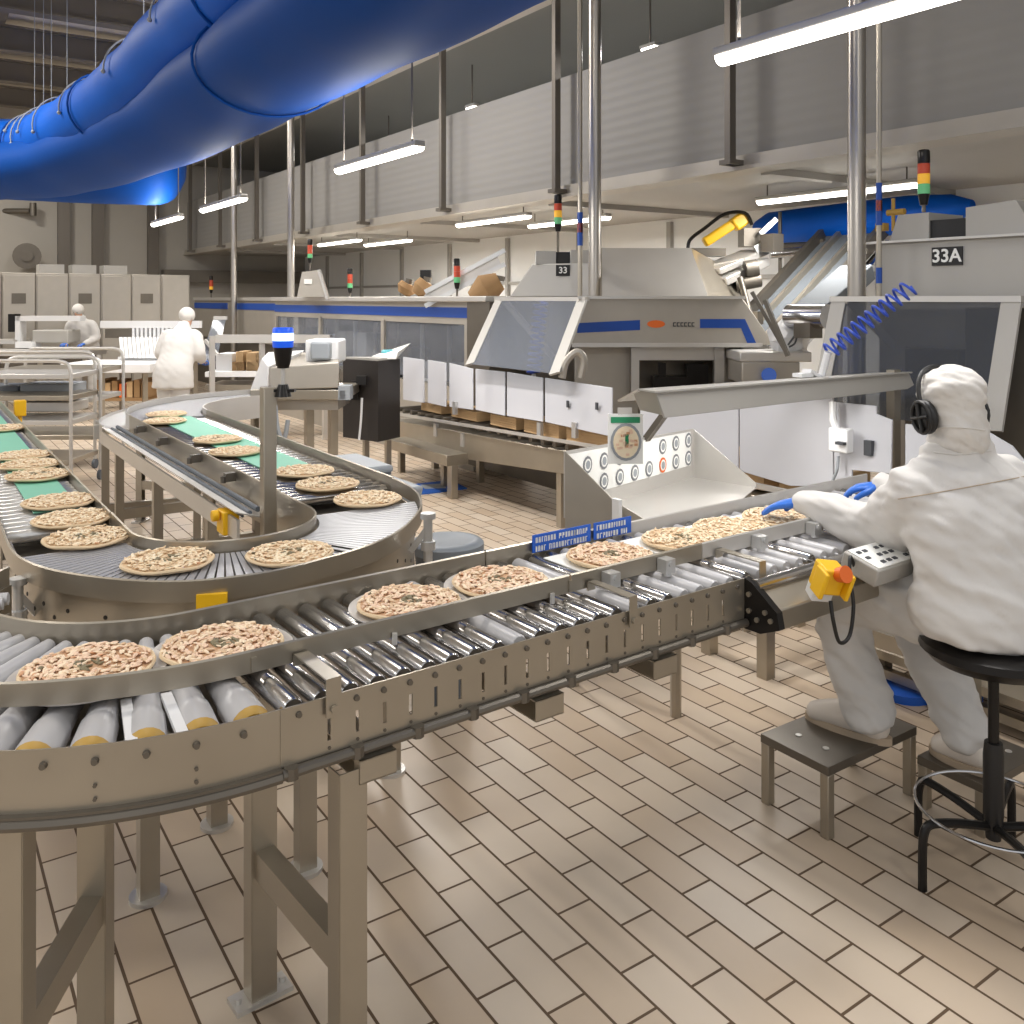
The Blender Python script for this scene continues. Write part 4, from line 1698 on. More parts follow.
part(lm, 'hood', 'steel_m', lambda mb: slab(mb, [(578, 297), (742, 297), (775, 345), (572, 345)], 0, .7), bevel=.01)
part(lm, 'rear_deck', 'steel_m', lambda mb: slab(mb, [(625, 297), (745, 297), (765, 345), (625, 345)], .7, 1.5))
part(lm, 'hood_lip', 'steel_l', lambda mb: (slab(mb, [(578, 296), (745, 296), (745, 299), (578, 299)], -.03, .0), slab(mb, [(572, 343), (762, 343), (762, 347), (572, 347)], -.03, .0)))
part(lm, 'body', 'steel_d', lambda mb: slab(mb, [(575, 345), (775, 345), (775, 470), (575, 470)], .35, 1.0))
part(lm, 'side_column', 'steel_m', lambda mb: (slab(mb, [(575, 345), (640, 345), (640, 470), (575, 470)], .18, .4), slab(mb, [(722, 346), (760, 346), (760, 470), (722, 470)], .15, .4)), bevel=.008)
part(lm, 'window_frame', 'steel_l', lambda mb: (slab(mb, [(716, 348), (726, 348), (726, 400), (716, 400)], .08, .18), slab(mb, [(632, 348), (640, 348), (640, 400), (632, 400)], .08, .18), slab(mb, [(640, 347), (716, 347), (716, 361), (640, 361)], .1, .3)))
part(lm, 'mechanism', 'blackm', lambda mb: (slab(mb, [(655, 378), (690, 378), (690, 392), (655, 392)], .12, .3), slab(mb, [(660, 364), (668, 364), (668, 380), (660, 380)], .15, .2), slab(mb, [(690, 366), (712, 366), (712, 392), (690, 392)], .2, .3)))
part(lm, 'blue_stripe', 'bluest', lambda mb: (slab(mb, [(578, 323), (640, 320), (640, 330), (577, 333)], -.004, 0), slab(mb, [(700, 319), (745, 319), (757, 345), (748, 345), (741, 328), (700, 328)], -.004, 0)))
mb = MB()
mb.prism([lmq(656 + 9 * math.cos(2 * PI * i / 16), 324 + 3.8 * math.sin(2 * PI * i / 16), -.004) for i in range(16)], V3(cw(0, 1)) * .004)
mb.build('logo_badge', 'orange', lm)
mb = MB()
for k in range(6):
    x = 673 + 3.7 * k
    slab(mb, [(x, 322.3), (x + 2.9, 322.3), (x + 2.9, 323.3), (x, 323.3)], -.004, 0)
    slab(mb, [(x, 325.6), (x + 2.9, 325.6), (x + 2.9, 326.6), (x, 326.6)], -.004, 0)
    slab(mb, [(x, 322.3), (x + 1, 322.3), (x + 1, 326.6), (x, 326.6)], -.004, 0)
mb.build('maker_lettering', 'ink2', lm)
part(lm, 'corner_guard', 'white', lambda mb: slab(mb, [(744, 345), (770, 345), (772, 362), (744, 364)], .1, .15))
part(lm, 'side_bar', 'steel_d', lambda mb: (mb.bar(onz(752, 292, 7.4), onz(785, 350, 7.3), .05, .03), mb.bar(onz(765, 300, 7.0), onz(788, 356, 6.9), .04, .03)))
hp = thing('hopper', 'big pale sheet metal hopper standing on the logo machine', 'hopper', onz(650, 297, 8.3))
part(hp, 'front_sheet', 'steel_l', lambda mb: mb.hexa([onz(602, 296, 8.0), onz(708, 296, 8.1), onz(708, 296, 8.14), onz(602, 296, 8.04), onz(602, 248, 8.5), onz(691, 248, 8.6), onz(691, 248, 8.64), onz(602, 248, 8.54)]))
part(hp, 'side_sheet', 'steel', lambda mb: mb.prism([onz(602, 296, 8.0), onz(602, 248, 8.5), onz(602, 296, 9.0)], V3(cw(-.02, 0))))
part(hp, 'right_sheet', 'steel', lambda mb: mb.hexa([onz(708, 296, 8.1), onz(742, 296, 8.9), onz(742, 296, 8.94), onz(709, 296, 8.14), onz(691, 248, 8.6), onz(716, 262, 9.2), onz(716, 262, 9.24), onz(691, 248, 8.64)]))

# =====================================================================  guards: slanted clear sheets in bright frames
def guard(name, label, ty0, ty1, glass, wt=4.7, wb=4.2, ht=1.80, hb=1.22, dy=-.28, pw=.11, dy1=None):
    g = thing(name, label, 'machine guard', ((wt + wb) / 2, (ty0 + ty1) / 2, hb))
    T0, T1 = V3((wt, ty0, ht)), V3((wt, ty1, ht))
    B0, B1 = V3((wb, ty0 + dy, hb)), V3((wb, ty1 + dy1 if dy1 is not None else ty1 + dy, hb))
    nrm = (T1 - T0).cross(B0 - T0).normalized()
    part(g, 'top_bar', 'steel_l', lambda mb: mb.bar(T0 - V3((0, .06, 0)), T1 + V3((0, .06, 0)), .05, .035))
    for a, b in ((T0, B0), (T1, B1)):
        part(g, 'slanted_post', 'galv', lambda mb: mb.bar(a, b, pw, .02, up=nrm))
    part(g, 'clear_sheet', glass, lambda mb: mb.hexa([B0, B1, B1 + nrm * .006, B0 + nrm * .006, T0, T1, T1 + nrm * .006, T0 + nrm * .006]), smooth=0)
    part(g, 'side_strut', 'steel_m', lambda mb: mb.bar(T1 + V3((0, -.05, 0)), V3((wb + .75, ty1 - .5, hb + .05)), .05, .05))
    return g


guard('machine_guard', 'slanted clear guard in a bright frame left of the logo machine', 5.87, 7.12, 'poly')
guard('machine_guard', 'large slanted clear guard under the 33A sign, behind the seated person\'s head', 2.60, 3.72, 'polyd', wt=5.15, wb=4.86, hb=1.09, dy=-.04, dy1=-.05)
h = thing('air_hose', 'blue coiled air hose hanging before the 33A machine', 'hose', onz(835, 350, 4.9))
part(h, 'coil', 'hose', lambda mb: mb.tube(coil(onz(912, 286, 4.8), onz(828, 352, 4.9), .045, 12, .007), .0075, 6, caps=True))
part(h, 'nozzle', 'white', lambda mb: mb.tube([onz(828, 352, 4.9), onz(822, 375, 4.95)], .02, 8))
h = thing('air_hose', 'blue coiled air hose hanging behind the clear guard left of the logo machine', 'hose', onz(537, 370, 8.2))
part(h, 'coil', 'hose', lambda mb: mb.tube(coil(onz(541, 302, 8.2), onz(534, 374, 8.2), .06, 12, .007), .012, 6))
part(h, 'nozzle', 'white', lambda mb: mb.tube([onz(534, 374, 8.2), onz(533, 382, 8.2)], .02, 8))
ph = thing('hooked_bracket', 'small bent steel bracket at the right foot of the mid clear guard', 'bracket', onz(575, 362, 7.0))
part(ph, 'hook', 'steel_m', lambda mb: mb.tube(spline([onz(562, 378, 7.0), onz(566, 362, 7.0), onz(577, 352, 7.0), onz(584, 360, 7.0), onz(581, 378, 7.0)], 5), .03, 8))

# =====================================================================  the 33A machine
ma = thing('cartoning_machine', 'tall grey steel machine head carrying the 33A sign, top right', 'machine', (5.7, 2.6, 1.0))
part(ma, 'head', 'galv', lambda mb: mb.prism([(5.3, .6, 1.81), (5.3, 3.56, 1.81), (5.3, 3.56, 2.165), (5.3, .6, 2.165)], (.8, 0, 0)), bevel=.008)
part(ma, 'ledge', 'steel_l', lambda mb: mb.box((5.26, .6, 2.16), (5.3, 3.6, 2.175)))
part(ma, 'left_box', 'galv', lambda mb: mb.hexa([(5.31, 3.19, 2.175), (5.31, 3.46, 2.175), (5.7, 3.46, 2.175), (5.7, 3.19, 2.175), (5.31, 3.19, 2.34), (5.31, 3.40, 2.34), (5.7, 3.40, 2.34), (5.7, 3.19, 2.34)]))
part(ma, 'right_box', 'galv', lambda mb: mb.hexa([(5.31, 2.55, 2.175), (5.31, 2.955, 2.175), (5.7, 2.955, 2.175), (5.7, 2.55, 2.175), (5.31, 2.66, 2.37), (5.31, 2.955, 2.35), (5.7, 2.955, 2.35), (5.7, 2.66, 2.37)]))
part(ma, 'dark_opening', 'black', lambda mb: mb.box((5.325, 2.955, 2.175), (5.6, 3.19, 2.29)))
part(ma, 'lower_body', 'steel_m', lambda mb: mb.box((5.35, .6, 0), (6.1, 3.56, 1.81)))
part(ma, 'inner_panel', 'steel_d', lambda mb: (mb.box((5.2, 2.3, .6), (5.35, 2.9, 1.75)), mb.box((5.22, 2.95, .6), (5.35, 3.3, 1.5))), bevel=.01)
part(ma, 'sign_plate', 'black', lambda mb: mb.box((5.29, 2.965, 2.005), (5.3, 3.16, 2.118)))
text('33A', .112, (5.287, 3.063, 2.061), (PI / 2, 0, -PI / 2), 'paper', ma, 'sign_lettering')
part(ma, 'column', 'white', lambda mb: mb.box((5.9, 2.75, 2.3), (6.05, 2.9, 2.86)))
stack_light(V3((5.33, 3.236, 2.345)), .045, 1.0, 'largest stack lamp, red over amber over green, on the 33A machine')
part(ma, 'brass_valve', 'ochre', lambda mb: (mb.cbox((5.32, 3.52, 2.27), (.06, .06, .05)), mb.cyl((5.32, 3.44, 2.24), (5.32, 3.44, 2.45), .012), mb.cyl((5.32, 3.36, 2.36), (5.32, 3.48, 2.36), .02)))

# =====================================================================  the machine behind with the small sign
mbx = thing('cartoning_machine', 'grey steel machine head with a small sign behind the mid clear guard', 'machine', (5.6, 7.2, 1.0))
part(mbx, 'head', 'galv', lambda mb: mb.hexa([onz(510, 297, 8.9), onz(596, 297, 8.6), onz(596, 297, 9.4), onz(510, 297, 9.7), onz(532, 264, 8.9), onz(592, 263, 8.6), onz(592, 263, 9.4), onz(532, 264, 9.7)]), bevel=.01)
part(mbx, 'top_box', 'galv', lambda mb: (fbox(mb, 536, 251, 556, 264, 8.85, .5), fbox(mb, 571, 250, 592, 264, 8.75, .5)))
part(mbx, 'dark_opening', 'black', lambda mb: fbox(mb, 556, 252, 571, 263, 8.9, .3))
part(mbx, 'lower_body', 'steel_d', lambda mb: mb.hexa([onz(537, 430, 9.2), onz(590, 430, 8.9), onz(590, 430, 9.6), onz(540, 430, 9.9), onz(537, 297, 9.2), onz(590, 297, 8.9), onz(590, 297, 9.6), onz(540, 297, 9.9)]))
part(mbx, 'sign_plate', 'black', lambda mb: fbox(mb, 556, 265, 570, 276, 8.68, .012))
text('33', .085, onz(563, 270.5, 8.66), (PI / 2, 0, -YAW), 'paper', mbx, 'sign_lettering')
stack_light(onz(558, 252, 8.85), .2, 1.05, 'stack lamp lit amber over green, under the thin banded pipe in mid picture')

# =====================================================================  far machines with the long blue stripe
fm = thing('cartoning_machine', 'long far machine with a blue stripe and glazed front, behind the black cabinet', 'machine', (5.3, 11, 0))
part(fm, 'top_beam', 'steel_l', lambda mb: mb.box((4.84, 7.6, 1.77), (5.7, 13.9, 1.83)), bevel=.01)
part(fm, 'header', 'steel_m', lambda mb: mb.box((4.92, 8.0, 1.53), (5.65, 13.9, 1.77)))
part(fm, 'blue_stripe', 'bluest', lambda mb: mb.box((4.912, 8.0, 1.60), (4.92, 13.9, 1.71)))
part(fm, 'end_panel', 'steel_d', lambda mb: mb.box((4.86, 7.55, .3), (5.65, 7.98, 1.77)))
for y in (8.02, 10.0, 12.0, 13.8):
    part(fm, 'mullion', 'steel_m', lambda mb: mb.box((4.9, y, .3), (4.98, y + .08, 1.55)))
part(fm, 'glazing', 'poly', lambda mb: mb.box((4.93, 8.1, .9), (4.936, 13.8, 1.53)), smooth=0)
part(fm, 'inner_body', 'steel_d', lambda mb: mb.box((5.3, 8.0, .2), (5.65, 13.9, 1.53)))
rn = random.Random(3)
for k in range(9):
    y = 8.3 + .63 * k
    part(fm, 'mechanism', rn.choice(('blackm', 'galv', 'steel_l', 'white')), lambda mb: (mb.box((5.05, y, .8), (5.3, y + rn.uniform(.2, .4), 1.05 + rn.uniform(0, .35))), mb.cyl((5.1, y + .45, .7), (5.1, y + .45, 1.5), .03, n=8)))
part(fm, 'plinth', 'steel_m', lambda mb: mb.box((4.95, 8.0, .0), (5.65, 13.9, .85)))
f2 = thing('cartoning_machine', 'farthest machine with a short blue stripe, left of the far round pole', 'machine', (5.3, 17, 0))
part(f2, 'top_beam', 'steel_l', lambda mb: mb.box((5.36, 14.4, 1.77), (6.2, 20.4, 1.83)))
part(f2, 'header', 'steel_m', lambda mb: mb.box((5.4, 14.5, 1.0), (6.1, 20.4, 1.77)))
part(f2, 'blue_stripe', 'bluest', lambda mb: (mb.box((5.39, 14.5, 1.60), (5.4, 17.4, 1.72)), mb.box((5.39, 18.0, 1.60), (5.4, 20.4, 1.72))))
part(f2, 'plinth', 'steel_d', lambda mb: mb.box((5.45, 14.5, 0), (6.1, 20.4, 1.0)))
for (px, py, Z, s, lb) in ((457, 298, 9.8, .95, 'stack lamp with lit green lens above the white guard panels'), (350, 300, 12.6, 1.0, 'small stack lamp with lit green lens above the black cabinet'), (310, 270, 12.6, .95, 'small stack lamp right of the far round pole'), (195, 298, 17.0, 1.1, 'tiniest far stack lamp near the lockers')):
    stack_light(onz(px, py, Z) if px > 200 else V3((5.7, 20.2, 1.83)), .10, s, lb, ('greenlit', 'red', 'red') if Z < 13 else ('amberlit', 'red', 'red'))
# things on top of the far machines
fh = thing('small_machine', 'small grey sloped machine head with a white label, right of the far pole', 'machine', onz(315, 297, 12.5))
part(fh, 'body', 'steel_m', lambda mb: mb.hexa([onz(297, 297, 12.4), onz(328, 297, 12.4), onz(328, 297, 13), onz(297, 297, 13), onz(302, 272, 12.4), onz(318, 270, 12.4), onz(318, 270, 13), onz(302, 272, 13)]))
part(fh, 'label_plate', 'paper', lambda mb: fbox(mb, 304, 279, 312, 284, 12.38, .01))
part(fh, 'stay', 'steel_l', lambda mb: mb.bar(onz(319, 270, 12.35), onz(328, 299, 12.3), .04, .04))
for k, (x0, y0, x1, y1, Z, m, lb) in enumerate(((400, 281, 413, 296, 10.6, 'cardd', 'left brown funnel motor cover on the far machine'), (414, 279, 431, 297, 10.4, 'cardd', 'right brown funnel motor cover on the far machine'), (468, 278, 504, 300, 9.6, 'cardd', 'brown round motor cover beside the inclined far conveyor'))):
    o = thing('motor_cover', lb, 'motor', onz((x0 + x1) / 2, y1, Z), 'brown motor covers')
    a, b = onz(x0, y1, Z), onz(x1, y0, Z)
    part(o, 'cover', m, lambda mb: mb.tube([onz(x0 + 3, y1 - 2, Z), onz((x0 + x1) / 2, (y0 + y1) / 2, Z), onz(x1 - 4, y0 + 3, Z)], [.07, .12 + .05 * (k == 2), .10], 14))
    part(o, 'cap', 'steel_d', lambda mb: mb.tube([onz(x1 - 4, y0 + 3, Z), onz(x1 - 3, y0 - 2, Z)], .05, 10))
part(fm, 'control_box', 'blackm', lambda mb: fbox(mb, 420, 270, 431, 280, 10.4, .12))
fi = thing('inclined_conveyor', 'small inclined steel conveyor rising behind the brown motor covers', 'conveyor', onz(440, 297, 10.2))
part(fi, 'bed', 'steel_l', lambda mb: mb.bar(onz(428, 300, 10.2), onz(500, 262, 10.2), .35, .12))
for dy in (-8, 6):
    part(fi, 'side_rail', 'alu', lambda mb: mb.bar(onz(425, 300 + dy, 10.0), onz(505, 258 + dy, 10.0), .05, .05))
part(fi, 'support_leg', 'steel_d', lambda mb: mb.cyl(onz(490, 268, 10.2), onz(490, 300, 10.2), .04))

# =====================================================================  inclined conveyors and yellow arm, right of the logo machine
ic = thing('inclined_conveyor', 'wide inclined steel conveyor climbing to the right beside the thick pole', 'conveyor', onz(790, 355, 8.6))
P0, P1 = onz(752, 352, 8.4), onz(856, 236, 9.4)
part(ic, 'belt_bed', 'beltd', lambda mb: mb.bar(P0, P1, .62, .10), bevel=.01)
ax = (P1 - P0).normalized()
lt = ax.cross(V3((0, 0, 1))).normalized()
for sgn in (-1, 1):
    part(ic, 'side_rail', 'steel_d', lambda mb: mb.bar(P0 + lt * .34 * sgn + V3((0, 0, .08)), P1 + lt * .34 * sgn + V3((0, 0, .08)), .06, .14))
    part(ic, 'tube_rail', 'chrome', lambda mb: mb.cyl(P0 + lt * .36 * sgn + V3((0, 0, -.10)), P1 + lt * .36 * sgn + V3((0, 0, -.10)), .045))
for q in (-.14, .10):
    part(ic, 'belt_rail', 'steel', lambda mb: mb.bar(P0 + lt * q + V3((0, 0, .09)), P1 + lt * q + V3((0, 0, .09)), .04, .06))
part(ic, 'drive_roller', 'chrome', lambda mb: mb.cyl(P0 - lt * .36, P0 + lt * .36, .07))
part(ic, 'bolt_strip', 'steel_d', lambda mb: [mb.cbox(P0 + (P1 - P0) * (k / 8) + lt * .38 + V3((0, 0, .1)), (.05, .05, .05)) for k in range(1, 8)])
for f in (.3, .8):
    p = P0 + (P1 - P0) * f
    part(ic, 'support_leg', 'steel', lambda mb: mb.box((p.x - .04, p.y - .04, 0), (p.x + .04, p.y + .04, p.z - .05)))
i2 = thing('inclined_conveyor', 'narrow lower inclined chute with a round end roller, left of the 33A guard', 'conveyor', onz(810, 310, 7.6))
Q0, Q1 = onz(808, 316, 7.4), onz(858, 272, 7.9)
part(i2, 'bed', 'beltd', lambda mb: mb.bar(Q0, Q1, .3, .14), bevel=.01)
part(i2, 'end_roller', 'chrome', lambda mb: mb.cyl(Q0 - lt * .18, Q0 + lt * .18, .10))
part(i2, 'bracket', 'steel_d', lambda mb: mb.cbox(Q0 + V3((0, 0, -.1)), (.16, .16, .16)))
part(i2, 'support_leg', 'steel', lambda mb: mb.bar(Q1 + V3((0, 0, -.05)), V3((Q1.x, Q1.y, 0)), .07, .07))
ar = thing('robot_arm', 'yellow handling arm with cables above the logo machine', 'robot arm', onz(715, 290, 9.2))
part(ar, 'arm', 'yellow', lambda mb: (mb.bar(onz(704, 243, 9.2), onz(733, 224, 9.2), .11, .10), mb.bar(onz(733, 226, 9.2), onz(745, 217, 9.2), .16, .14)), bevel=.02)
part(ar, 'base', 'steel_d', lambda mb: (fbox(mb, 744, 228, 762, 246, 9.3, .25), fbox(mb, 690, 248, 726, 256, 9.2, .2)))
part(ar, 'cable', 'blackm', lambda mb: mb.tube(spline([onz(688, 252, 9.1), onz(690, 240, 9.1), onz(705, 228, 9.1), onz(725, 214, 9.1), onz(745, 213, 9.1), onz(752, 225, 9.1)], 6), .018, 8))
part(ar, 'gripper', 'alu', lambda mb: (mb.bar(onz(760, 234, 9.2), onz(776, 219, 9.2), .06, .05), mb.bar(onz(755, 250, 9.2), onz(775, 240, 9.2), .08, .08), mb.cyl(onz(690, 252, 9.1), onz(682, 260, 9.1), .05)))
part(ar, 'pedestal', 'steel_m', lambda mb: mb.hexa([onz(709, 297, 9.0), onz(745, 297, 9.0), onz(745, 297, 9.5), onz(709, 297, 9.5), onz(698, 267, 9.0), onz(745, 258, 9.0), onz(745, 258, 9.5), onz(698, 267, 9.5)]))
part(ar, 'slide_bed', 'steel_l', lambda mb: (mb.bar(onz(706, 272, 8.9), onz(755, 252, 9.4), .35, .06), mb.bar(onz(722, 282, 8.8), onz(765, 262, 9.2), .12, .08)), bevel=.01)
part(ar, 'stand', 'steel_d', lambda mb: fbox(mb, 710, 297, 745, 478, 9.05, .4))
part(ar, 'motor', 'steel_d', lambda mb: (mb.cyl(onz(745, 270, 8.9), onz(757, 268, 8.9), .09), mb.cyl(onz(735, 285, 8.9), onz(760, 280, 8.9), .07), mb.cbox(onz(772, 243, 9.1), (.16, .16, .18))))
part(ar, 'cross_tube', 'chrome', lambda mb: mb.cyl(onz(770, 254, 9.6), onz(822, 250, 9.6), .05))
part(ar, 'fitting', 'steel_d', lambda mb: (mb.cyl(onz(803, 256, 9.55), onz(803, 268, 9.55), .03), mb.cbox(onz(822, 245, 9.6), (.12, .12, .12)), mb.cyl(onz(740, 278, 8.7), onz(752, 322, 8.5), .03), mb.cbox(onz(757, 318, 8.3), (.08, .08, .12))))
part(ar, 'rail_tube', 'steel_d', lambda mb: (mb.cyl(onz(760, 247, 9.8), onz(850, 243, 9.9), .035), mb.cyl(onz(780, 212, 9.7), onz(780, 290, 9.7), .02)))
wb = thing('plastic_sack', 'translucent white plastic sack beside the foot of the wide inclined conveyor', 'sack', onz(792, 352, 7.2))
mb = MB()
rn = random.Random(8)
mb.ball(onz(790, 339, 7.65), (.18, .15, .18), 14, 10)
for v in mb.bm.verts:
    v.co += V3((rn.uniform(-.03, .03), rn.uniform(-.03, .03), rn.uniform(-.03, .03)))
mb.build('sack', 'white', wb)
part(wb, 'tie', 'ink2', lambda mb: mb.tube(spline([onz(788, 345, 7.43), onz(793, 338, 7.43), onz(797, 333, 7.43), onz(795, 343, 7.43), onz(789, 347, 7.43)], 4), .008, 6))
bx = thing('side_unit', 'low beige machine unit with a blue knob right of the logo machine', 'machine', onz(765, 380, 7.3))
part(bx, 'cover', 'steel_m', lambda mb: fbox(mb, 742, 362, 800, 384, 7.4, .5), bevel=.01)
part(bx, 'lid', 'steel_l', lambda mb: fbox(mb, 740, 352, 812, 362, 7.4, .5), bevel=.01)
part(bx, 'knob', 'blue', lambda mb: mb.cyl(onz(769, 376, 7.4), onz(769, 375, 7.34), .06))
part(bx, 'stand', 'steel_d', lambda mb: fbox(mb, 745, 384, 798, 520, 7.45, .4))

# =====================================================================  black cabinet, transfer machine, bins behind the loop
bcab = thing('notice_cabinet', 'dark angled cabinet on legs with papers on top, left of the white panels', 'cabinet', onz(375, 470, 8.6))
c1, c2, c3 = (343, 357), (378, 364), (400, 361)
mb = MB()
pts = [(343, 8.75), (378, 8.45), (400, 8.75)]
lo = [onz(px, 438, Z) for px, Z in pts]
hi = [onz(px, 362, Z) for px, Z in pts]
for p in lo:
    p.z = .46
for p in hi:
    p.z = 1.22
mb.prism(lo, V3((0, 0, .76)))
mb.build('body', 'anth', bcab, 0)
part(bcab, 'top_ledge', 'galv', lambda mb: mb.prism([p + V3((0, 0, .0)) for p in hi], V3((0, 0, .02))))
part(bcab, 'latch', 'black', lambda mb: (fbox(mb, 351, 381, 358, 400, 8.6, .05), fbox(mb, 356, 376, 366, 385, 8.5, .05)))
part(bcab, 'cable', 'white', lambda mb: mb.tube(spline([onz(362, 398, 8.5), onz(361, 420, 8.5), onz(359, 440, 8.5)], 3), .012, 6))
part(bcab, 'leg', 'steel', lambda mb: mb.bar(onz(366, 440, 8.7), V3((*onz(366, 440, 8.7).xy, 0)), .05, .05))
part(bcab, 'leg', 'steel', lambda mb: mb.bar(onz(388, 440, 8.7), V3((*onz(388, 440, 8.7).xy, 0)), .05, .05))
mb = MB()
mb.hexa([onz(372, 359, 8.7), onz(396, 359, 8.5), onz(396, 358, 8.9), onz(372, 358, 9.0), onz(372, 356, 8.7), onz(398, 352, 8.5), onz(411, 343, 8.9), onz(385, 355, 9.0)])
single('paper_bundle', mb, 'paper', 'bundle of white papers lying on the dark cabinet', 'papers', smooth=0)
mb = MB()
mb.cbox((hi[2] * .72 + hi[1] * .12 + hi[0] * .16) + V3((0, 0, .055)), (.12, .10, .07))
single('tape_roll', mb, mat('teal_tape', (90, 170, 180), 0, .5), 'small teal tape roll at the corner of the dark cabinet top', 'tape', bevel=.02)

tm = thing('transfer_machine', 'low steel transfer machine with a sloped pale hood behind the blue beacon', 'machine', onz(318, 455, 8))
part(tm, 'hood', 'steel_m', lambda mb: mb.hexa([onz(268, 390, 7.9), onz(339, 388, 7.9), onz(339, 388, 8.5), onz(264, 390, 8.5), onz(268, 368, 7.9), onz(339, 362, 7.9), onz(339, 353, 8.5), onz(290, 352, 8.5)]), bevel=.01)
part(tm, 'pale_cover', 'white', lambda mb: mb.hexa([onz(250, 391, 8.05), onz(268, 389, 7.88), onz(270, 389, 8.4), onz(252, 391, 8.5), onz(262, 358, 8.2), onz(268, 366, 7.88), onz(305, 350, 8.4), onz(268, 352, 8.5)]), bevel=.01)
part(tm, 'white_box', 'white', lambda mb: fbox(mb, 305, 340, 338, 364, 8.1, .4), bevel=.02)
part(tm, 'grey_box', 'greyp', lambda mb: fbox(mb, 310, 342, 330, 360, 8.0, .1), bevel=.02)
part(tm, 'table', 'steel', lambda mb: fbox(mb, 250, 390, 346, 400, 7.9, .7), bevel=.006)
part(tm, 'under_frame', 'steel_m', lambda mb: fbox(mb, 256, 400, 338, 410, 8.0, .6))
for px in (309, 333):
    p = onz(px, 410, 8.1)
    part(tm, 'leg', 'steel', lambda mb: mb.box((p.x - .035, p.y - .035, 0), (p.x + .035, p.y + .035, .84)))
part(tm, 'motor', 'greyp', lambda mb: (fbox(mb, 338, 386, 350, 400, 7.9, .15), mb.tube(spline([onz(275, 405, 7.8), onz(278, 430, 7.8), onz(284, 440, 7.8), onz(288, 420, 7.8)], 4), .02, 8)))
tg = thing('machine_guard', 'small slanted clear guard behind the lab-coated worker, left of the far round pole', 'machine guard', onz(215, 365, 13))
part(tg, 'clear_sheet', 'poly', lambda mb: mb.prism([onz(200, 362, 12.6), onz(214, 318, 13), onz(226, 318, 13), onz(216, 362, 12.6)], V3(cw(0, .01))), smooth=0)
part(tg, 'frame', 'steel_l', lambda mb: (mb.bar(onz(205, 340, 12.7), onz(222, 360, 12.6), .04, .04), mb.bar(onz(214, 318, 13), onz(227, 318, 13), .05, .05)))

tb = thing('lidded_tub', 'grey rectangular lidded tub behind the bend of the middle lane', 'tub', (2.35, 4.9, 0))
part(tb, 'tub', 'greyp', lambda mb: mb.hexa([(2.04, 4.5, .40), (2.36, 4.5, .40), (2.36, 5.1, .40), (2.04, 5.1, .40), (1.98, 4.42, .76), (2.42, 4.42, .76), (2.42, 5.16, .76), (1.98, 5.16, .76)]), bevel=.02)
part(tb, 'lid', 'greyp', lambda mb: mb.box((1.96, 4.68, .80), (2.36, 5.18, .845)), bevel=.018)
part(tb, 'lid_rim', 'greyd', lambda mb: mb.box((1.97, 4.69, .775), (2.35, 5.17, .80)), bevel=.01)
part(tb, 'wheeled_base', 'steel_d', lambda mb: (mb.box((2.05, 4.52, .30), (2.35, 5.1, .40)), [mb.cyl((x, y, 0), (x, y, .30), .03) for x in (2.1, 2.3) for y in (4.6, 5.04)]))
part(tb, 'clip', 'black', lambda mb: mb.cbox((2.42, 4.58, .70), (.03, .05, .09)))
rb = thing('round_bin', 'round grey bin with a flat lid between the bend and the front conveyor', 'bin', (2.04, 3.52, 0))
part(rb, 'drum', 'greyd', lambda mb: mb.lathe([(0, 0), (.12, 0), (.145, .67), (0, .67)], (2.04, 3.52, 0), 28))
part(rb, 'lid', 'greyl', lambda mb: mb.lathe([(.0, .67), (.165, .67), (.165, .705), (.155, .715), (.12, .722), (.11, .718), (0, .725)], (2.04, 3.52, 0), 32))
part(rb, 'handle', 'greyd', lambda mb: mb.cbox((2.19, 3.42, .64), (.06, .05, .05)))
mb = MB()
mb.prism([at(396, 497, 0), at(430, 494, 0), at(467, 489, 0), at(450, 481, 0), at(398, 487, 0)], (0, 0, .012))
mb.mi = 1
mb.prism([at(425, 489, .012), at(446, 488, .012), at(440, 484, .012), at(420, 485, .012)], (0, 0, .004))
single('floor_mat', mb, ['bluem', 'greyp'], 'blue mat on the floor behind the grey lidded tub', 'mat', smooth=0)

# =====================================================================  low things behind the front conveyor, right
ls = thing('low_stand', 'low steel stand on the floor seen beneath the drive housing', 'stand', (3.75, 3.0, 0))
part(ls, 'top_frame', 'steel', lambda mb: (mb.box((3.38, 2.84, .22), (4.15, 2.90, .28)), mb.box((3.38, 3.2, .22), (4.15, 3.26, .28)), mb.box((3.38, 2.90, .22), (3.44, 3.2, .28)), mb.box((4.09, 2.90, .22), (4.15, 3.2, .28))))
for x in (3.41, 4.1):
    for y in (2.87, 3.23):
        part(ls, 'leg', 'steel', lambda mb: mb.box((x - .03, y - .03, 0), (x + .03, y + .03, .22)))
pt = thing('floor_platform', 'low beige floor platform behind the seated person\'s legs', 'platform', (4.0, 1.6, 0))
part(pt, 'deck', 'steel', lambda mb: mb.box((3.72, .3, .15), (4.25, 2.60, .19)))
part(pt, 'lower_rail', 'steel', lambda mb: mb.box((3.76, .3, .05), (3.80, 2.60, .09)))
for y in (.5, 1.5, 2.5):
    part(pt, 'leg', 'steel_d', lambda mb: mb.box((3.8, y, 0), (3.86, y + .06, .15)))
mb = MB()
mb.cyl(at(905, 690, .02) - V3((0, 0, .02)), at(905, 690, .02) + V3((0, 0, .015)), .12, n=24)
single('tub_lid', mb, 'blue', 'round blue lid lying on the floor behind the seated person\'s shin', 'lid')
mb = MB()
mb.cbox(onz(980, 672, 4.0), (.14, .03, .13), Matrix.Rotation(-YAW + .3, 3, 'Z') @ Matrix.Rotation(.35, 3, 'Y'))
mb.cbox(onz(980, 690, 4.0), (.02, .02, .16))
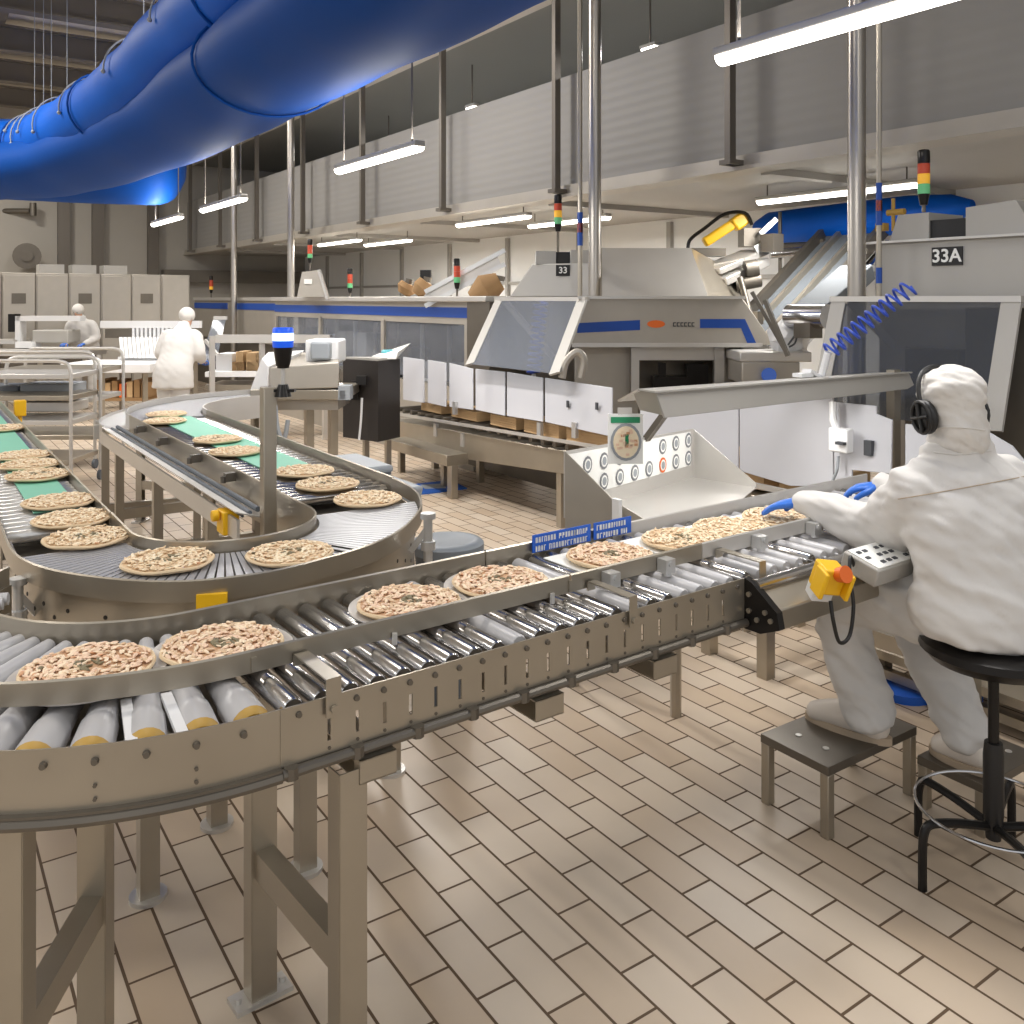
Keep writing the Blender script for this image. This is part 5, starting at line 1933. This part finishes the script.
single('blue_panel', mb, 'blue', 'small blue plastic panel behind the seated person\'s right calf', 'panel')

# =====================================================================  left background: trolleys, tables, crates
def trolley(name, label, x0, x1, top, y1, Z, dep, shelves):
    """tubular trolley; spans given in the view, stands on the floor at distance Z"""
    a, b = (x0 - 512) / FPX * Z, (x1 - 512) / FPX * Z
    h = CAMH - (top - HZ) * Z / FPX
    t = thing(name, label, 'trolley', cw((a + b) / 2, Z + dep / 2))
    for zz in (Z, Z + dep):
        part(t, 'tube_frame', 'steel_l', lambda mb: mb.tube([cw(a, zz, .1)] + spline([cw(a, zz, h - .12), cw(a + .03, zz, h - .03), cw(a + .12, zz, h)], 4) + spline([cw(b - .12, zz, h), cw(b - .03, zz, h - .03), cw(b, zz, h - .12)], 4) + [cw(b, zz, .1)], .018, 8))
    for (s, m) in shelves:
        part(t, 'shelf', m, lambda mb: mb.hexa([cw(a + .02, Z, s), cw(b - .02, Z, s), cw(b - .02, Z + dep, s), cw(a + .02, Z + dep, s), cw(a + .02, Z, s + .05), cw(b - .02, Z, s + .05), cw(b - .02, Z + dep, s + .05), cw(a + .02, Z + dep, s + .05)]), bevel=.008)
    for zz in (Z, Z + dep):
        for q in (a, b):
            part(t, 'castor', 'greyd', lambda mb: mb.cyl(cw(q - .015, zz, .05), cw(q + .015, zz, .05), .05, n=14))
    return t


trolley('tube_trolley', 'nearer tube-framed steel trolley behind the left-hand lane', -30, 71, 361, 440, 8.4, .6, ((.25, 'steel'), (.62, 'steel_l'), (.85, 'steel'), (1.05, 'steel_l')))
trolley('tube_trolley', 'farther tube-framed steel trolley with grey shelves, left of the aisle', -10, 95, 352, 475, 9.6, .7, ((.3, 'steel'), (.7, 'steel_l'), (1.0, 'steel')))
for k, (x0, y0, x1, y1, Z, m, lb) in enumerate(((20, 384, 70, 400, 8.8, 'greyp', 'pale grey box on the nearer trolley, upper shelf'), (18, 402, 72, 412, 8.75, 'steel_l', 'flat steel tray on the nearer trolley, lower shelf'), (-20, 386, 18, 396, 8.8, 'greyd', 'dark grey tray at the left end of the nearer trolley'))):
    mb = MB()
    fbox(mb, x0, y0, x1, y1, Z, .35)
    single('tray_box', mb, m, lb, 'tray', bevel=.01)
wt_ = thing('work_table', 'long white-topped work table in front of the far worker', 'table', onz(110, 420, 13.2))
part(wt_, 'tabletop', 'white', lambda mb: fbox(mb, 60, 364, 150, 373, 13.2, 1.0), bevel=.01)
for px in (66, 102, 145):
    part(wt_, 'leg', 'steel', lambda mb: mb.bar(onz(px, 373, 13.4), V3((*onz(px, 373, 13.4).xy, 0)), .07, .07))
part(wt_, 'shelf', 'cardd', lambda mb: fbox(mb, 66, 398, 145, 401, 13.4, .8))
for k in range(7):
    mb = MB()
    x = 97 + 7.4 * k
    fbox(mb, x, 380 + (k * 3) % 5, x + 5.6, 397.5, 13.4, .5)
    single('carton_box', mb, ('cardd', 'card', 'cardd', 'orange', 'card', 'cardd', 'cardd')[k], 'small carton under the white work table, ' + ('first', 'second', 'third', 'fourth', 'fifth', 'sixth', 'last')[k] + ' from the left', 'carton', 'cartons under the white work table')
fr = thing('far_conveyor', 'far white-railed conveyor and grey machine hood, at the far left by the lockers', 'conveyor', onz(40, 400, 15))
part(fr, 'top_rail', 'white', lambda mb: fbox(mb, 15, 316, 80, 321, 15, .2))
part(fr, 'upright', 'white', lambda mb: (fbox(mb, 15, 316, 20, 345, 15, .2), fbox(mb, 15, 342, 32, 348, 14.8, .3)))
part(fr, 'hood', 'galv', lambda mb: fbox(mb, 32, 330, 68, 343, 14.9, .45), bevel=.02)
part(fr, 'bed', 'steel_l', lambda mb: (fbox(mb, -30, 350, 90, 356, 14.5, .6), fbox(mb, -30, 340, 14, 344, 14.9, .5)))
part(fr, 'under_frame', 'steel_d', lambda mb: fbox(mb, -30, 356, 88, 368, 14.8, .3))
for px in (-10, 40, 85):
    part(fr, 'leg', 'steel', lambda mb: mb.bar(onz(px, 356, 14.7), V3((*onz(px, 356, 14.7).xy, 0)), .07, .07))
part(fr, 'switch', 'blackm', lambda mb: fbox(mb, 8, 314, 14, 332, 15, .2))
fs = thing('far_conveyor', 'far white comb-like crate conveyor, left of the lab-coated worker', 'conveyor', onz(140, 400, 14.3))
part(fs, 'rail', 'white', lambda mb: fbox(mb, 100, 321, 200, 328, 14.6, .1))
part(fs, 'comb', 'white', lambda mb: [fbox(mb, 132 + 4.2 * k, 328, 134.4 + 4.2 * k, 340, 14.6, .5) for k in range(12)])
part(fs, 'crate_row', 'white', lambda mb: [mb.hexa([onz(121 + 4.2 * k, 358, 13.9), onz(124.6 + 4.2 * k, 358, 13.9), onz(124.6 + 4.2 * k, 356, 14.4), onz(121 + 4.2 * k, 356, 14.4), onz(119 + 4.2 * k, 338, 14.2), onz(122.6 + 4.2 * k, 338, 14.2), onz(122.6 + 4.2 * k, 337, 14.6), onz(119 + 4.2 * k, 337, 14.6)]) for k in range(15)])
part(fs, 'dark_front', 'steel_d', lambda mb: fbox(mb, 105, 329, 132, 338, 14.6, .3))
part(fs, 'bed', 'white', lambda mb: fbox(mb, 118, 357, 200, 361, 14.0, .7))
for px in (122, 195):
    part(fs, 'leg', 'steel', lambda mb: mb.bar(onz(px, 360, 14.2), V3((*onz(px, 360, 14.2).xy, 0)), .07, .07))
ft = thing('far_table', 'long pale table edge with crates, right of the lab-coated worker', 'table', onz(270, 400, 11.5))
part(ft, 'top_rail', 'steel_l', lambda mb: fbox(mb, 215, 335, 330, 343, 11.5, .15))
for px in (212, 262, 325):
    part(ft, 'post', 'steel_l', lambda mb: mb.bar(onz(px, 336, 11.55), V3((*onz(px, 336, 11.55).xy, 0)), .06, .06))
part(ft, 'shelf', 'white', lambda mb: fbox(mb, 205, 372, 330, 377, 11.6, .7))
part(ft, 'lower_shelf', 'steel', lambda mb: fbox(mb, 205, 385, 330, 390, 11.6, .7))
for k, (x0, y0, x1, y1, m) in enumerate(((216, 346, 232, 360, 'white'), (236, 344, 243, 362, 'card'), (246, 345, 256, 363, 'card'), (232, 362, 244, 371, 'cardd'), (247, 362, 258, 371, 'card'))):
    mb = MB()
    fbox(mb, x0, y0 + 8 if k < 3 else y0, x1, 371.8, 11.8, .4)
    single('carton_box', mb, m, 'carton on the far table right of the coated worker, ' + ('leftmost and white', 'tall, second from the left', 'tall, rightmost of the rear ones', 'low brown one in front', 'low beige one at the right')[k], 'carton', 'cartons on the far table')
pz = thing('wall_bracket', 'small round camera bracket and pipe on the far back wall, above the lockers', 'bracket', onz(28, 262, 19.5))
part(pz, 'pipe', 'steel_d', lambda mb: (mb.cyl(onz(-20, 211, 19.8), onz(30, 211, 19.8), .06), mb.cyl(onz(33, 203, 19.8), onz(33, 216, 19.8), .07)))
part(pz, 'reel', 'steel_d', lambda mb: (mb.cyl(onz(27, 256, 19.6), onz(27, 256, 19.4), .28, n=20), mb.cyl(onz(27, 256, 19.4), onz(27, 256, 19.36), .12, n=16)))


# =====================================================================  people
def limb(mb, pts, rad, side=None, n=18, cap=True, capf=(1, 1)):
    """tapered limb through pts; rad = radius or (radius along side, radius across)"""
    pts = [V3(p) for p in pts]
    rr = [(r, r) if not isinstance(r, (tuple, list)) else r for r in rad]
    fine, fr = [], []
    m = 4
    for i in range(len(pts) - 1):
        a, b, c, d = pts[max(i - 1, 0)], pts[i], pts[i + 1], pts[min(i + 2, len(pts) - 1)]
        for k in range(m):
            t = k / m
            fine.append(.5 * ((2 * b) + (c - a) * t + (2 * a - 5 * b + 4 * c - d) * t * t + (3 * b - a - 3 * c + d) * t ** 3))
            fr.append((rr[i][0] * (1 - t) + rr[i + 1][0] * t, rr[i][1] * (1 - t) + rr[i + 1][1] * t))
    fine.append(pts[-1])
    fr.append(rr[-1])
    if cap:
        for end in (0, -1):
            d = (fine[0] - fine[1]) if end == 0 else (fine[-1] - fine[-2])
            d.normalize()
            add, ar = [], []
            p, (ra, rb) = fine[end], fr[end]
            h = min(ra, rb) * capf[end]
            for q in (30, 55, 75, 88):
                add.append(p + d * h * math.sin(R(q)))
                ar.append((ra * math.cos(R(q)), rb * math.cos(R(q))))
            if end == 0:
                fine, fr = list(reversed(add)) + fine, list(reversed(ar)) + fr
            else:
                fine, fr = fine + add, fr + ar
    rings = []
    u = V3(side) if side is not None else None
    k = len(fine)
    for i, p in enumerate(fine):
        d = (fine[min(i + 1, k - 1)] - fine[max(i - 1, 0)]).normalized()
        if u is None:
            u = d.cross(V3((0, 0, 1)))
            if u.length < .1:
                u = d.cross(V3((0, 1, 0)))
        uu = (u - d * u.dot(d)).normalized()
        u = uu
        w = d.cross(uu)
        rings.append([mb.v(p + uu * fr[i][0] * math.cos(2 * PI * j / n) + w * fr[i][1] * math.sin(2 * PI * j / n)) for j in range(n)])
    for a, b in zip(rings, rings[1:]):
        for j in range(n):
            mb.f([a[j], a[(j + 1) % n], b[(j + 1) % n], b[j]])
    mb.f(list(reversed(rings[0])))
    mb.f(rings[-1])


def skin_over(mb, name, m, parent, voxel, smooth=4, folds=0.0, fscale=.13):
    o = mb.build(name, m, parent, 0)
    r = o.modifiers.new('r', 'REMESH')
    r.mode = 'VOXEL'
    r.voxel_size = voxel
    s = o.modifiers.new('s', 'SMOOTH')
    s.iterations = smooth
    s.factor = .6
    if folds:
        tx = bpy.data.textures.new(name + '_folds', 'CLOUDS')
        tx.noise_scale = fscale
        tx.noise_depth = 2
        e = bpy.data.objects.new('fold_axes', None)
        col.objects.link(e)
        e.scale = (1.2, 1.2, .38)
        e.rotation_euler = (.5, .3, .8)
        bpy.context.view_layer.update()
        dm = o.modifiers.new('d', 'DISPLACE')
        dm.texture = tx
        dm.texture_coords = 'OBJECT'
        dm.texture_coords_object = e
        dm.strength = folds
        dm.mid_level = .5
        s2 = o.modifiers.new('s2', 'SMOOTH')
        s2.iterations = 2
        bake(o)
        bpy.data.objects.remove(e)
    else:
        bake(o)
    return o


def hand_mesh(mb, wrist, tip_dir, palm_n, thumb_side, s=1.0, curl=.35, grow=0.0):
    """palm and five fingers; palm_n points out of the palm"""
    d = V3(tip_dir).normalized()
    n = V3(palm_n)
    n = (n - d * n.dot(d)).normalized()
    t = V3(thumb_side)
    t = (t - d * t.dot(d) - n * t.dot(n)).normalized()
    w = V3(wrist)
    limb(mb, [w - d * .03 * s, w + d * .02 * s, w + d * .06 * s, w + d * .095 * s], [(.028 * s + grow, .02 * s + grow), (.034 * s + grow, .018 * s + grow), (.042 * s + grow, .016 * s + grow), (.041 * s + grow, .013 * s + grow)], t, 14)
    for k, (off, ln, sp) in enumerate(((.032, .070, .10), (.011, .080, .02), (-.011, .075, -.06), (-.032, .058, -.15))):
        b = w + d * .088 * s + t * off * s
        dd = (d + t * sp).normalized()
        pts = [b]
        ang = 0.0
        for q in (.42, .32, .26):
            ang += curl * (1.2 if q < .4 else .7)
            v = dd * math.cos(ang) + n * math.sin(ang)
            pts.append(pts[-1] + v * ln * q * s)
        limb(mb, pts, [.0095 * s + grow, .0088 * s + grow, .0080 * s + grow, .0068 * s + grow], None, 10)
    b = w + d * .03 * s + t * .03 * s
    limb(mb, [b, b + (d * .6 + t * .8 + n * .25).normalized() * .035 * s, b + (d * .6 + t * .8 + n * .25).normalized() * .035 * s + (d * .9 + t * .3 + n * .3).normalized() * .028 * s, b + (d * .6 + t * .8 + n * .25).normalized() * .035 * s + (d * .9 + t * .2 + n * .4).normalized() * .052 * s],
         [.013 * s + grow, .011 * s + grow, .0098 * s + grow, .008 * s + grow], None, 10)


def head_mesh(mb, c, f, sd, up, s=1.0):
    f, sd, up = V3(f).normalized(), V3(sd).normalized(), V3(up).normalized()
    rot = Matrix((sd, f, up)).transposed()
    mb.ball(c + up * .02 * s, (.074 * s, .092 * s, .098 * s), 20, 14, rot)
    mb.ball(c - up * .055 * s + f * .022 * s, (.056 * s, .066 * s, .065 * s), 18, 12, rot)
    mb.ball(c - up * .018 * s + f * .096 * s, (.012 * s, .017 * s, .024 * s), 10, 8, rot)      # nose
    mb.ball(c - up * .062 * s + f * .082 * s, (.026 * s, .012 * s, .012 * s), 10, 8, rot)      # mouth
    mb.ball(c - up * .10 * s + f * .068 * s, (.022 * s, .018 * s, .016 * s), 10, 8, rot)       # chin
    mb.ball(c + up * .022 * s + f * .080 * s, (.05 * s, .016 * s, .012 * s), 12, 8, rot)       # brow
    for k in (-1, 1):
        mb.ball(c + sd * .076 * k * s - up * .012 * s, (.010 * s, .020 * s, .032 * s), 10, 8, rot)


def figure(label, J, voxel=.012, group=None, folds=.02, hands=True, seat=False):
    """J holds the joints in room coordinates, f = facing, sd = towards the figure's right"""
    f, sd = V3(J['f']).normalized(), V3(J['sd']).normalized()
    hf = V3(J.get('hf', f)).normalized()
    hs = V3(J.get('hs', sd)).normalized()
    hu = hs.cross(hf).normalized()
    p = thing('person', label, 'person', J['root'], group)
    T, hd = [V3(q) for q in J['torso']], V3(J['head'])
    # continuous body
    mb = MB()
    limb(mb, T, [(.165, .12), (.17, .12), (.15, .105), (.165, .115), (.16, .10), (.10, .075), (.058, .058)], sd)
    limb(mb, [T[-1] - V3((0, 0, .03)), hd - hu * .06], [.056, .055], sd)
    head_mesh(mb, hd, hf, hs, hu)
    for s in 'LR':
        A = [V3(q) for q in J['arm' + s]]
        limb(mb, A, [.06, .055, .042, .030], None)
        Lg = [V3(q) for q in J['leg' + s]]
        limb(mb, Lg, [.088, .06, .045], None)
        limb(mb, [V3(q) for q in J['foot' + s]], [.036, .038, .028], None)
        if hands:
            hand_mesh(mb, A[-1], J['hand' + s], J.get('palm' + s, (0, 0, -1)), J['thumb' + s], curl=J.get('curl' + s, .35))
    skin_over(mb, 'body', 'skin', p, voxel * .8, 3)
    for k in (-1, 1):
        mb = MB()
        mb.ball(hd + hs * .03 * k + hf * .083 + hu * .004, (.010, .010, .007), 10, 8)
        mb.build('eye', 'hair', p)
    # coat
    mb = MB()
    K = J.get('coat', 1.0)
    limb(mb, [V3(q) for q in J.get('coat_line', T[:-1])], J.get('coat_r', [(.235 * K, .175 * K), (.235 * K, .165 * K), (.205 * K, .145 * K), (.21 * K, .15 * K), (.195 * K, .13 * K), (.13, .10)]), sd, 26, capf=(.12, 1))
    for s in 'LR':
        A = [V3(q) for q in J['arm' + s]]
        r = J.get('sleeve_r', [.082, .085, .075, .052])
        limb(mb, [A[0] + (T[4] - A[0]) * .35] + A, [r[0]] + list(r), None)
    limb(mb, [T[-2] - V3((0, 0, .02)), T[-1] + V3((0, 0, .0))], [(.10, .09), (.082, .082)], sd)
    skin_over(mb, 'coat', 'cloth', p, voxel, 4, folds)
    # trousers
    mb = MB()
    for s in 'LR':
        Lg = [V3(q) for q in J['leg' + s]]
        limb(mb, [(T[0] + T[1]) / 2] + Lg, [.13, .125, .098, .086], None, capf=(1, .35))
    skin_over(mb, 'trousers', 'clothp', p, voxel, 4, folds)
    # cap covering head and neck
    mb = MB()
    rot = Matrix((hs, hf, hu)).transposed()
    mb.ball(hd + hu * .03 - hf * .008, (.096, .110, .102), 22, 16, rot)
    if J.get('hood', False):
        limb(mb, [hd - hf * .022 + hu * .01, hd - hf * .028 - hu * .09, T[-1] - hf * .01], [(.088, .075), (.085, .072), (.098, .088)], hs)
        mb.ball(hd + hu * .045 - hf * .03, (.098, .088, .066), 20, 14, rot)
    skin_over(mb, 'cap', 'cap', p, voxel * .7, 3, folds * .45, .05)
    for s in 'LR':
        F_ = [V3(q) for q in J['foot' + s]]
        mb = MB()
        limb(mb, [F_[0] + V3((0, 0, .012)), F_[1] + V3((0, 0, .012)), F_[2] + V3((0, 0, .006))], [(.046, .055), (.052, .052), (.044, .036)], (0, 0, 1) if False else None)
        zmin = min(q.z for q in F_) - .034
        sh = skin_over(mb, 'shoe', 'shoe', p, voxel * .7, 3)
        d = (F_[2] - F_[0])
        d.z = 0
        d.normalize()
        l = V3((-d.y, d.x, 0))
        mb = MB()
        a, b = F_[0] - d * .055, F_[2] + d * .045
        ring = []
        for k in range(24):
            t = 2 * PI * k / 24
            c = (a + b) / 2
            ring.append(V3((c.x, c.y, zmin)) + d * math.cos(t) * (b - a).length / 2 + l * math.sin(t) * .046)
        mb.prism(ring, (0, 0, .026))
        so = mb.build('sole', 'sole', p)
        so.parent = sh
    if hands:
        for s in 'LR':
            mb = MB()
            A = V3(J['arm' + s][-1])
            hand_mesh(mb, A, J['hand' + s], J.get('palm' + s, (0, 0, -1)), J['thumb' + s], curl=J.get('curl' + s, .35), grow=.0022)
            g = skin_over(mb, 'glove', 'glove', p, .0042, 2)
            g['label'] = 'blue rubber glove'
    return p


op = dict(
    root=cw(1.5, 2.85, 0), f=cw(-.309, .951), sd=cw(.951, .309), hf=cw(-.36, .93, -.22), hs=cw(.932, .362, .03),
    torso=[cw(1.50, 2.84, .775), cw(1.50, 2.85, .85), cw(1.49, 2.87, .97), cw(1.475, 2.91, 1.11), cw(1.46, 2.945, 1.22), cw(1.452, 2.95, 1.28), cw(1.448, 2.95, 1.34)],
    head=cw(1.435, 2.945, 1.452),
    armL=[cw(1.30, 2.89, 1.185), cw(1.285, 3.0, 1.08), cw(1.255, 3.12, 1.005), cw(1.075, 3.315, 1.055)],
    handL=cw(-.15, .10, -.045), curlL=.18, palmL=(0, 0, -1), thumbL=cw(.6, .7, 0),
    armR=[cw(1.645, 3.0, 1.185), cw(1.665, 3.14, 1.07), cw(1.64, 3.30, .99), cw(1.44, 3.50, 1.075)],
    handR=cw(-.15, .08, -.03), palmR=(0, 0, -1), thumbR=cw(-.5, -.8, 0),
    legL=[cw(1.40, 2.90, .80), cw(1.20, 3.25, .70), cw(1.275, 3.185, .31)],
    legR=[cw(1.58, 2.96, .80), cw(1.475, 3.34, .69), cw(1.585, 3.10, .275)],
    footL=[cw(1.285, 3.18, .285), cw(1.20, 3.26, .288), cw(1.125, 3.33, .276)],
    footR=[cw(1.60, 3.09, .235), cw(1.56, 3.15, .225), cw(1.525, 3.20, .215)],
    coat_line=[cw(1.50, 2.85, .757), cw(1.50, 2.85, .83), cw(1.49, 2.86, .95), cw(1.475, 2.90, 1.10), cw(1.46, 2.94, 1.215), cw(1.452, 2.95, 1.275)],
    coat_r=[(.25, .20), (.252, .195), (.235, .165), (.235, .16), (.205, .135), (.13, .105)],
    sleeve_r=[.092, .10, .094, .047], hood=True)
per = figure('person in white coat and cap with black ear muffs, seated on the black stool', op, .010, folds=.042)
hd, hs, hf = V3(op['head']), V3(op['hs']).normalized(), V3(op['hf']).normalized()
hu = hs.cross(hf).normalized()
em = []
for k in (-1, 1):
    c = hd + hs * .104 * k + hu * -.028 + hf * .012
    mb = MB()
    rot = Matrix((hs, hf, hu)).transposed()
    mb.ball(c, (.026, .044, .056), 18, 12, rot)
    mb.tube([c + hs * .02 * k + hf * .036 * math.cos(t) + hu * .05 * math.sin(t) for t in [2 * PI * i / 18 for i in range(18)]], .007, 8, closed=True)
    mb.tube([c + hs * .028 * k + hu * q for q in (-.045, 0, .045)], .006, 8)
    mb.tube([c + hs * .028 * k + hf * q for q in (-.034, 0, .034)], .006, 8)
    mb.build('ear_muff_cup', 'black', per)
mb = MB()
arc = []
for i in range(21):
    t = PI * i / 20
    arc.append(hd + hs * -.112 * math.cos(t) + hu * (-.02 + .155 * math.sin(t) ** .8) + hf * (.012 + .03 * math.sin(t)))
mb.tube(arc, .0075, 8, ell=[1] * 21)
mb.build('headband', 'black', per)
# seam across the back, cap band and cuffs follow the cloth surface
from mathutils.bvhtree import BVHTree


def on_cloth(name, pix, r, m, what='coat', lift=.002):
    o = [c for c in per.children if c.name.split('.')[0] == what][0]
    off = V3(per['_o'])
    me = o.data
    bv = BVHTree.FromPolygons([v.co + off for v in me.vertices], [tuple(p.vertices) for p in me.polygons])
    pts = []
    for px, py in pix:
        d = (onz(px, py, 1) - V3((0, 0, CAMH))).normalized()
        h = bv.ray_cast(V3((0, 0, CAMH)), d)
        if h[0] is not None:
            pts.append(h[0] - d * lift)
    if len(pts) > 2:
        mb = MB()
        mb.tube(pts, r, 6)
        mb.build(name, m, per)


on_cloth('back_seam', [(898 + 6 * k, 499 - .95 * k - .03 * k * k * .2) for k in range(25)], .0018, 'sole')
on_cloth('cap_band', [(936 + 2.6 * k, 428 - .25 * k + .02 * k * k) for k in range(20)], .003, 'cap', 'cap')
on_cloth('collar_edge', [(934 + 3 * k, 452 + 2.2 * math.sin(k * .2)) for k in range(20)], .003, 'cloth', 'coat')

# ---- stool
SX, SZ = 1.50, 2.81
st = thing('work_stool', 'black round-seated work stool on a five-legged base under the seated person', 'stool', cw(SX, SZ, 0))
part(st, 'seat', 'blackm', lambda mb: mb.lathe([(0, .66), (.14, .66), (.185, .675), (.215, .705), (.212, .727), (.19, .738), (0, .734)], cw(SX, SZ, 0), 32))
part(st, 'column', 'blackm', lambda mb: mb.cyl(cw(SX, SZ, .30), cw(SX, SZ, .68), .016))
part(st, 'column_sleeve', 'black', lambda mb: mb.lathe([(0, .12), (.022, .12), (.03, .2), (.03, .38), (.026, .42), (0, .42)], cw(SX, SZ, 0), 18))
for k in range(5):
    a = R(122 + 72 * k)
    ca, sa = math.cos(a), math.sin(a)
    pts = [cw(SX + .02 * ca, SZ + .02 * sa, .16), cw(SX + .13 * ca, SZ + .13 * sa, .185), cw(SX + .225 * ca, SZ + .225 * sa, .195), cw(SX + .25 * ca, SZ + .25 * sa, .175), cw(SX + .257 * ca, SZ + .257 * sa, .12), cw(SX + .257 * ca, SZ + .257 * sa, .0)]
    part(st, 'leg', 'blackm', lambda mb: mb.tube(spline(pts, 4), .0135, 10))
part(st, 'foot_ring', 'chrome', lambda mb: mb.tube([cw(SX + .225 * math.cos(2 * PI * i / 40), SZ + .225 * math.sin(2 * PI * i / 40), .212) for i in range(40)], .005, 8, closed=True))


def step(label, x0, x1, y0, y1, h):
    t = thing('step_stool', label, 'step stool', ((x0 + x1) / 2, (y0 + y1) / 2, 0))
    mb = MB()
    mb.box((x0, y0, h - .03), (x1, y1, h))
    mb.mi = 1
    for i in range(3):
        for j in range(2):
            c = V3((x0 + (x1 - x0) * (.2 + .3 * i), y0 + (y1 - y0) * (.3 + .4 * j), h))
            mb.cyl(c, c + V3((0, 0, .003)), .012, n=10)
    mb.build('top_plate', ['steel_d', 'steel_l'], t, bevel=.004)
    for x in (x0 + .018, x1 - .018):
        for y in (y0 + .018, y1 - .018):
            part(t, 'leg', 'steel', lambda mb: mb.box((x - .017, y - .017, 0), (x + .017, y + .017, h - .03)), bevel=.003)
    return t


step('steel step stool with a dotted dark top under the person\'s left foot', 2.55, 3.06, 1.885, 2.17, .245)
step('steel step stool behind the black stool, under the person\'s right foot', 2.99, 3.36, 1.60, 1.84, .18)


def standing(x, Z, ang, lean=.3, s=1.0):
    """stooping figure at x right, Z ahead, facing ang (0 = away from the standpoint)"""
    F = V3((math.sin(ang), math.cos(ang), 0))
    Sd = V3((math.cos(ang), -math.sin(ang), 0))

    def P(r, fw, h):
        fw2 = fw + max(0, h - .9) * lean
        h2 = h - max(0, h - .9) * lean * lean * .5
        return cw(x + Sd.x * r + F.x * fw2, Z + Sd.y * r + F.y * fw2, h2 * s)
    fd = lambda a, b, c=0: cw(Sd.x * a + F.x * b, Sd.y * a + F.y * b, c)
    J = dict(root=cw(x, Z, 0), f=fd(0, 1), sd=fd(1, 0), hf=fd(0, 1, -.35), hs=fd(1, 0))
    J['torso'] = [P(0, 0, .84), P(0, 0, .95), P(0, 0, 1.1), P(0, 0, 1.25), P(0, 0, 1.37), P(0, 0, 1.43), P(0, 0, 1.5)]
    J['head'] = P(0, .03, 1.62)
    for n, k in (('L', -1), ('R', 1)):
        J['arm' + n] = [P(.19 * k, 0, 1.38), P(.24 * k, .03, 1.24), P(.26 * k, .08, 1.12), P(.18 * k, .30, 1.04)]
        J['hand' + n] = fd(-.2 * k, 1, -.2)
        J['thumb' + n] = fd(-k, 0, 0)
        J['leg' + n] = [P(.09 * k, 0, .86), P(.10 * k, .02, .47), P(.11 * k, -.02, .10)]
        J['foot' + n] = [P(.11 * k, -.02, .045), P(.115 * k, .08, .042), P(.125 * k, .15, .036)]
    J['coat_line'] = [P(0, 0, .72), P(0, 0, .92), P(0, 0, 1.1), P(0, 0, 1.25), P(0, 0, 1.37), P(0, 0, 1.43)]
    J['coat_r'] = [(.265, .19), (.25, .18), (.22, .155), (.225, .155), (.20, .13), (.12, .10)]
    return J


figure('person in long white coat and cap bending at the far table, back to us', standing((173 - 512) / 902 * 11.0, 11.0, R(12), .38), .02, hands=True)
figure('person in white clothes and cap facing us, in front of the grey lockers', standing((86 - 512) / 902 * 15.9, 15.9, R(185), .30), .022, hands=True)
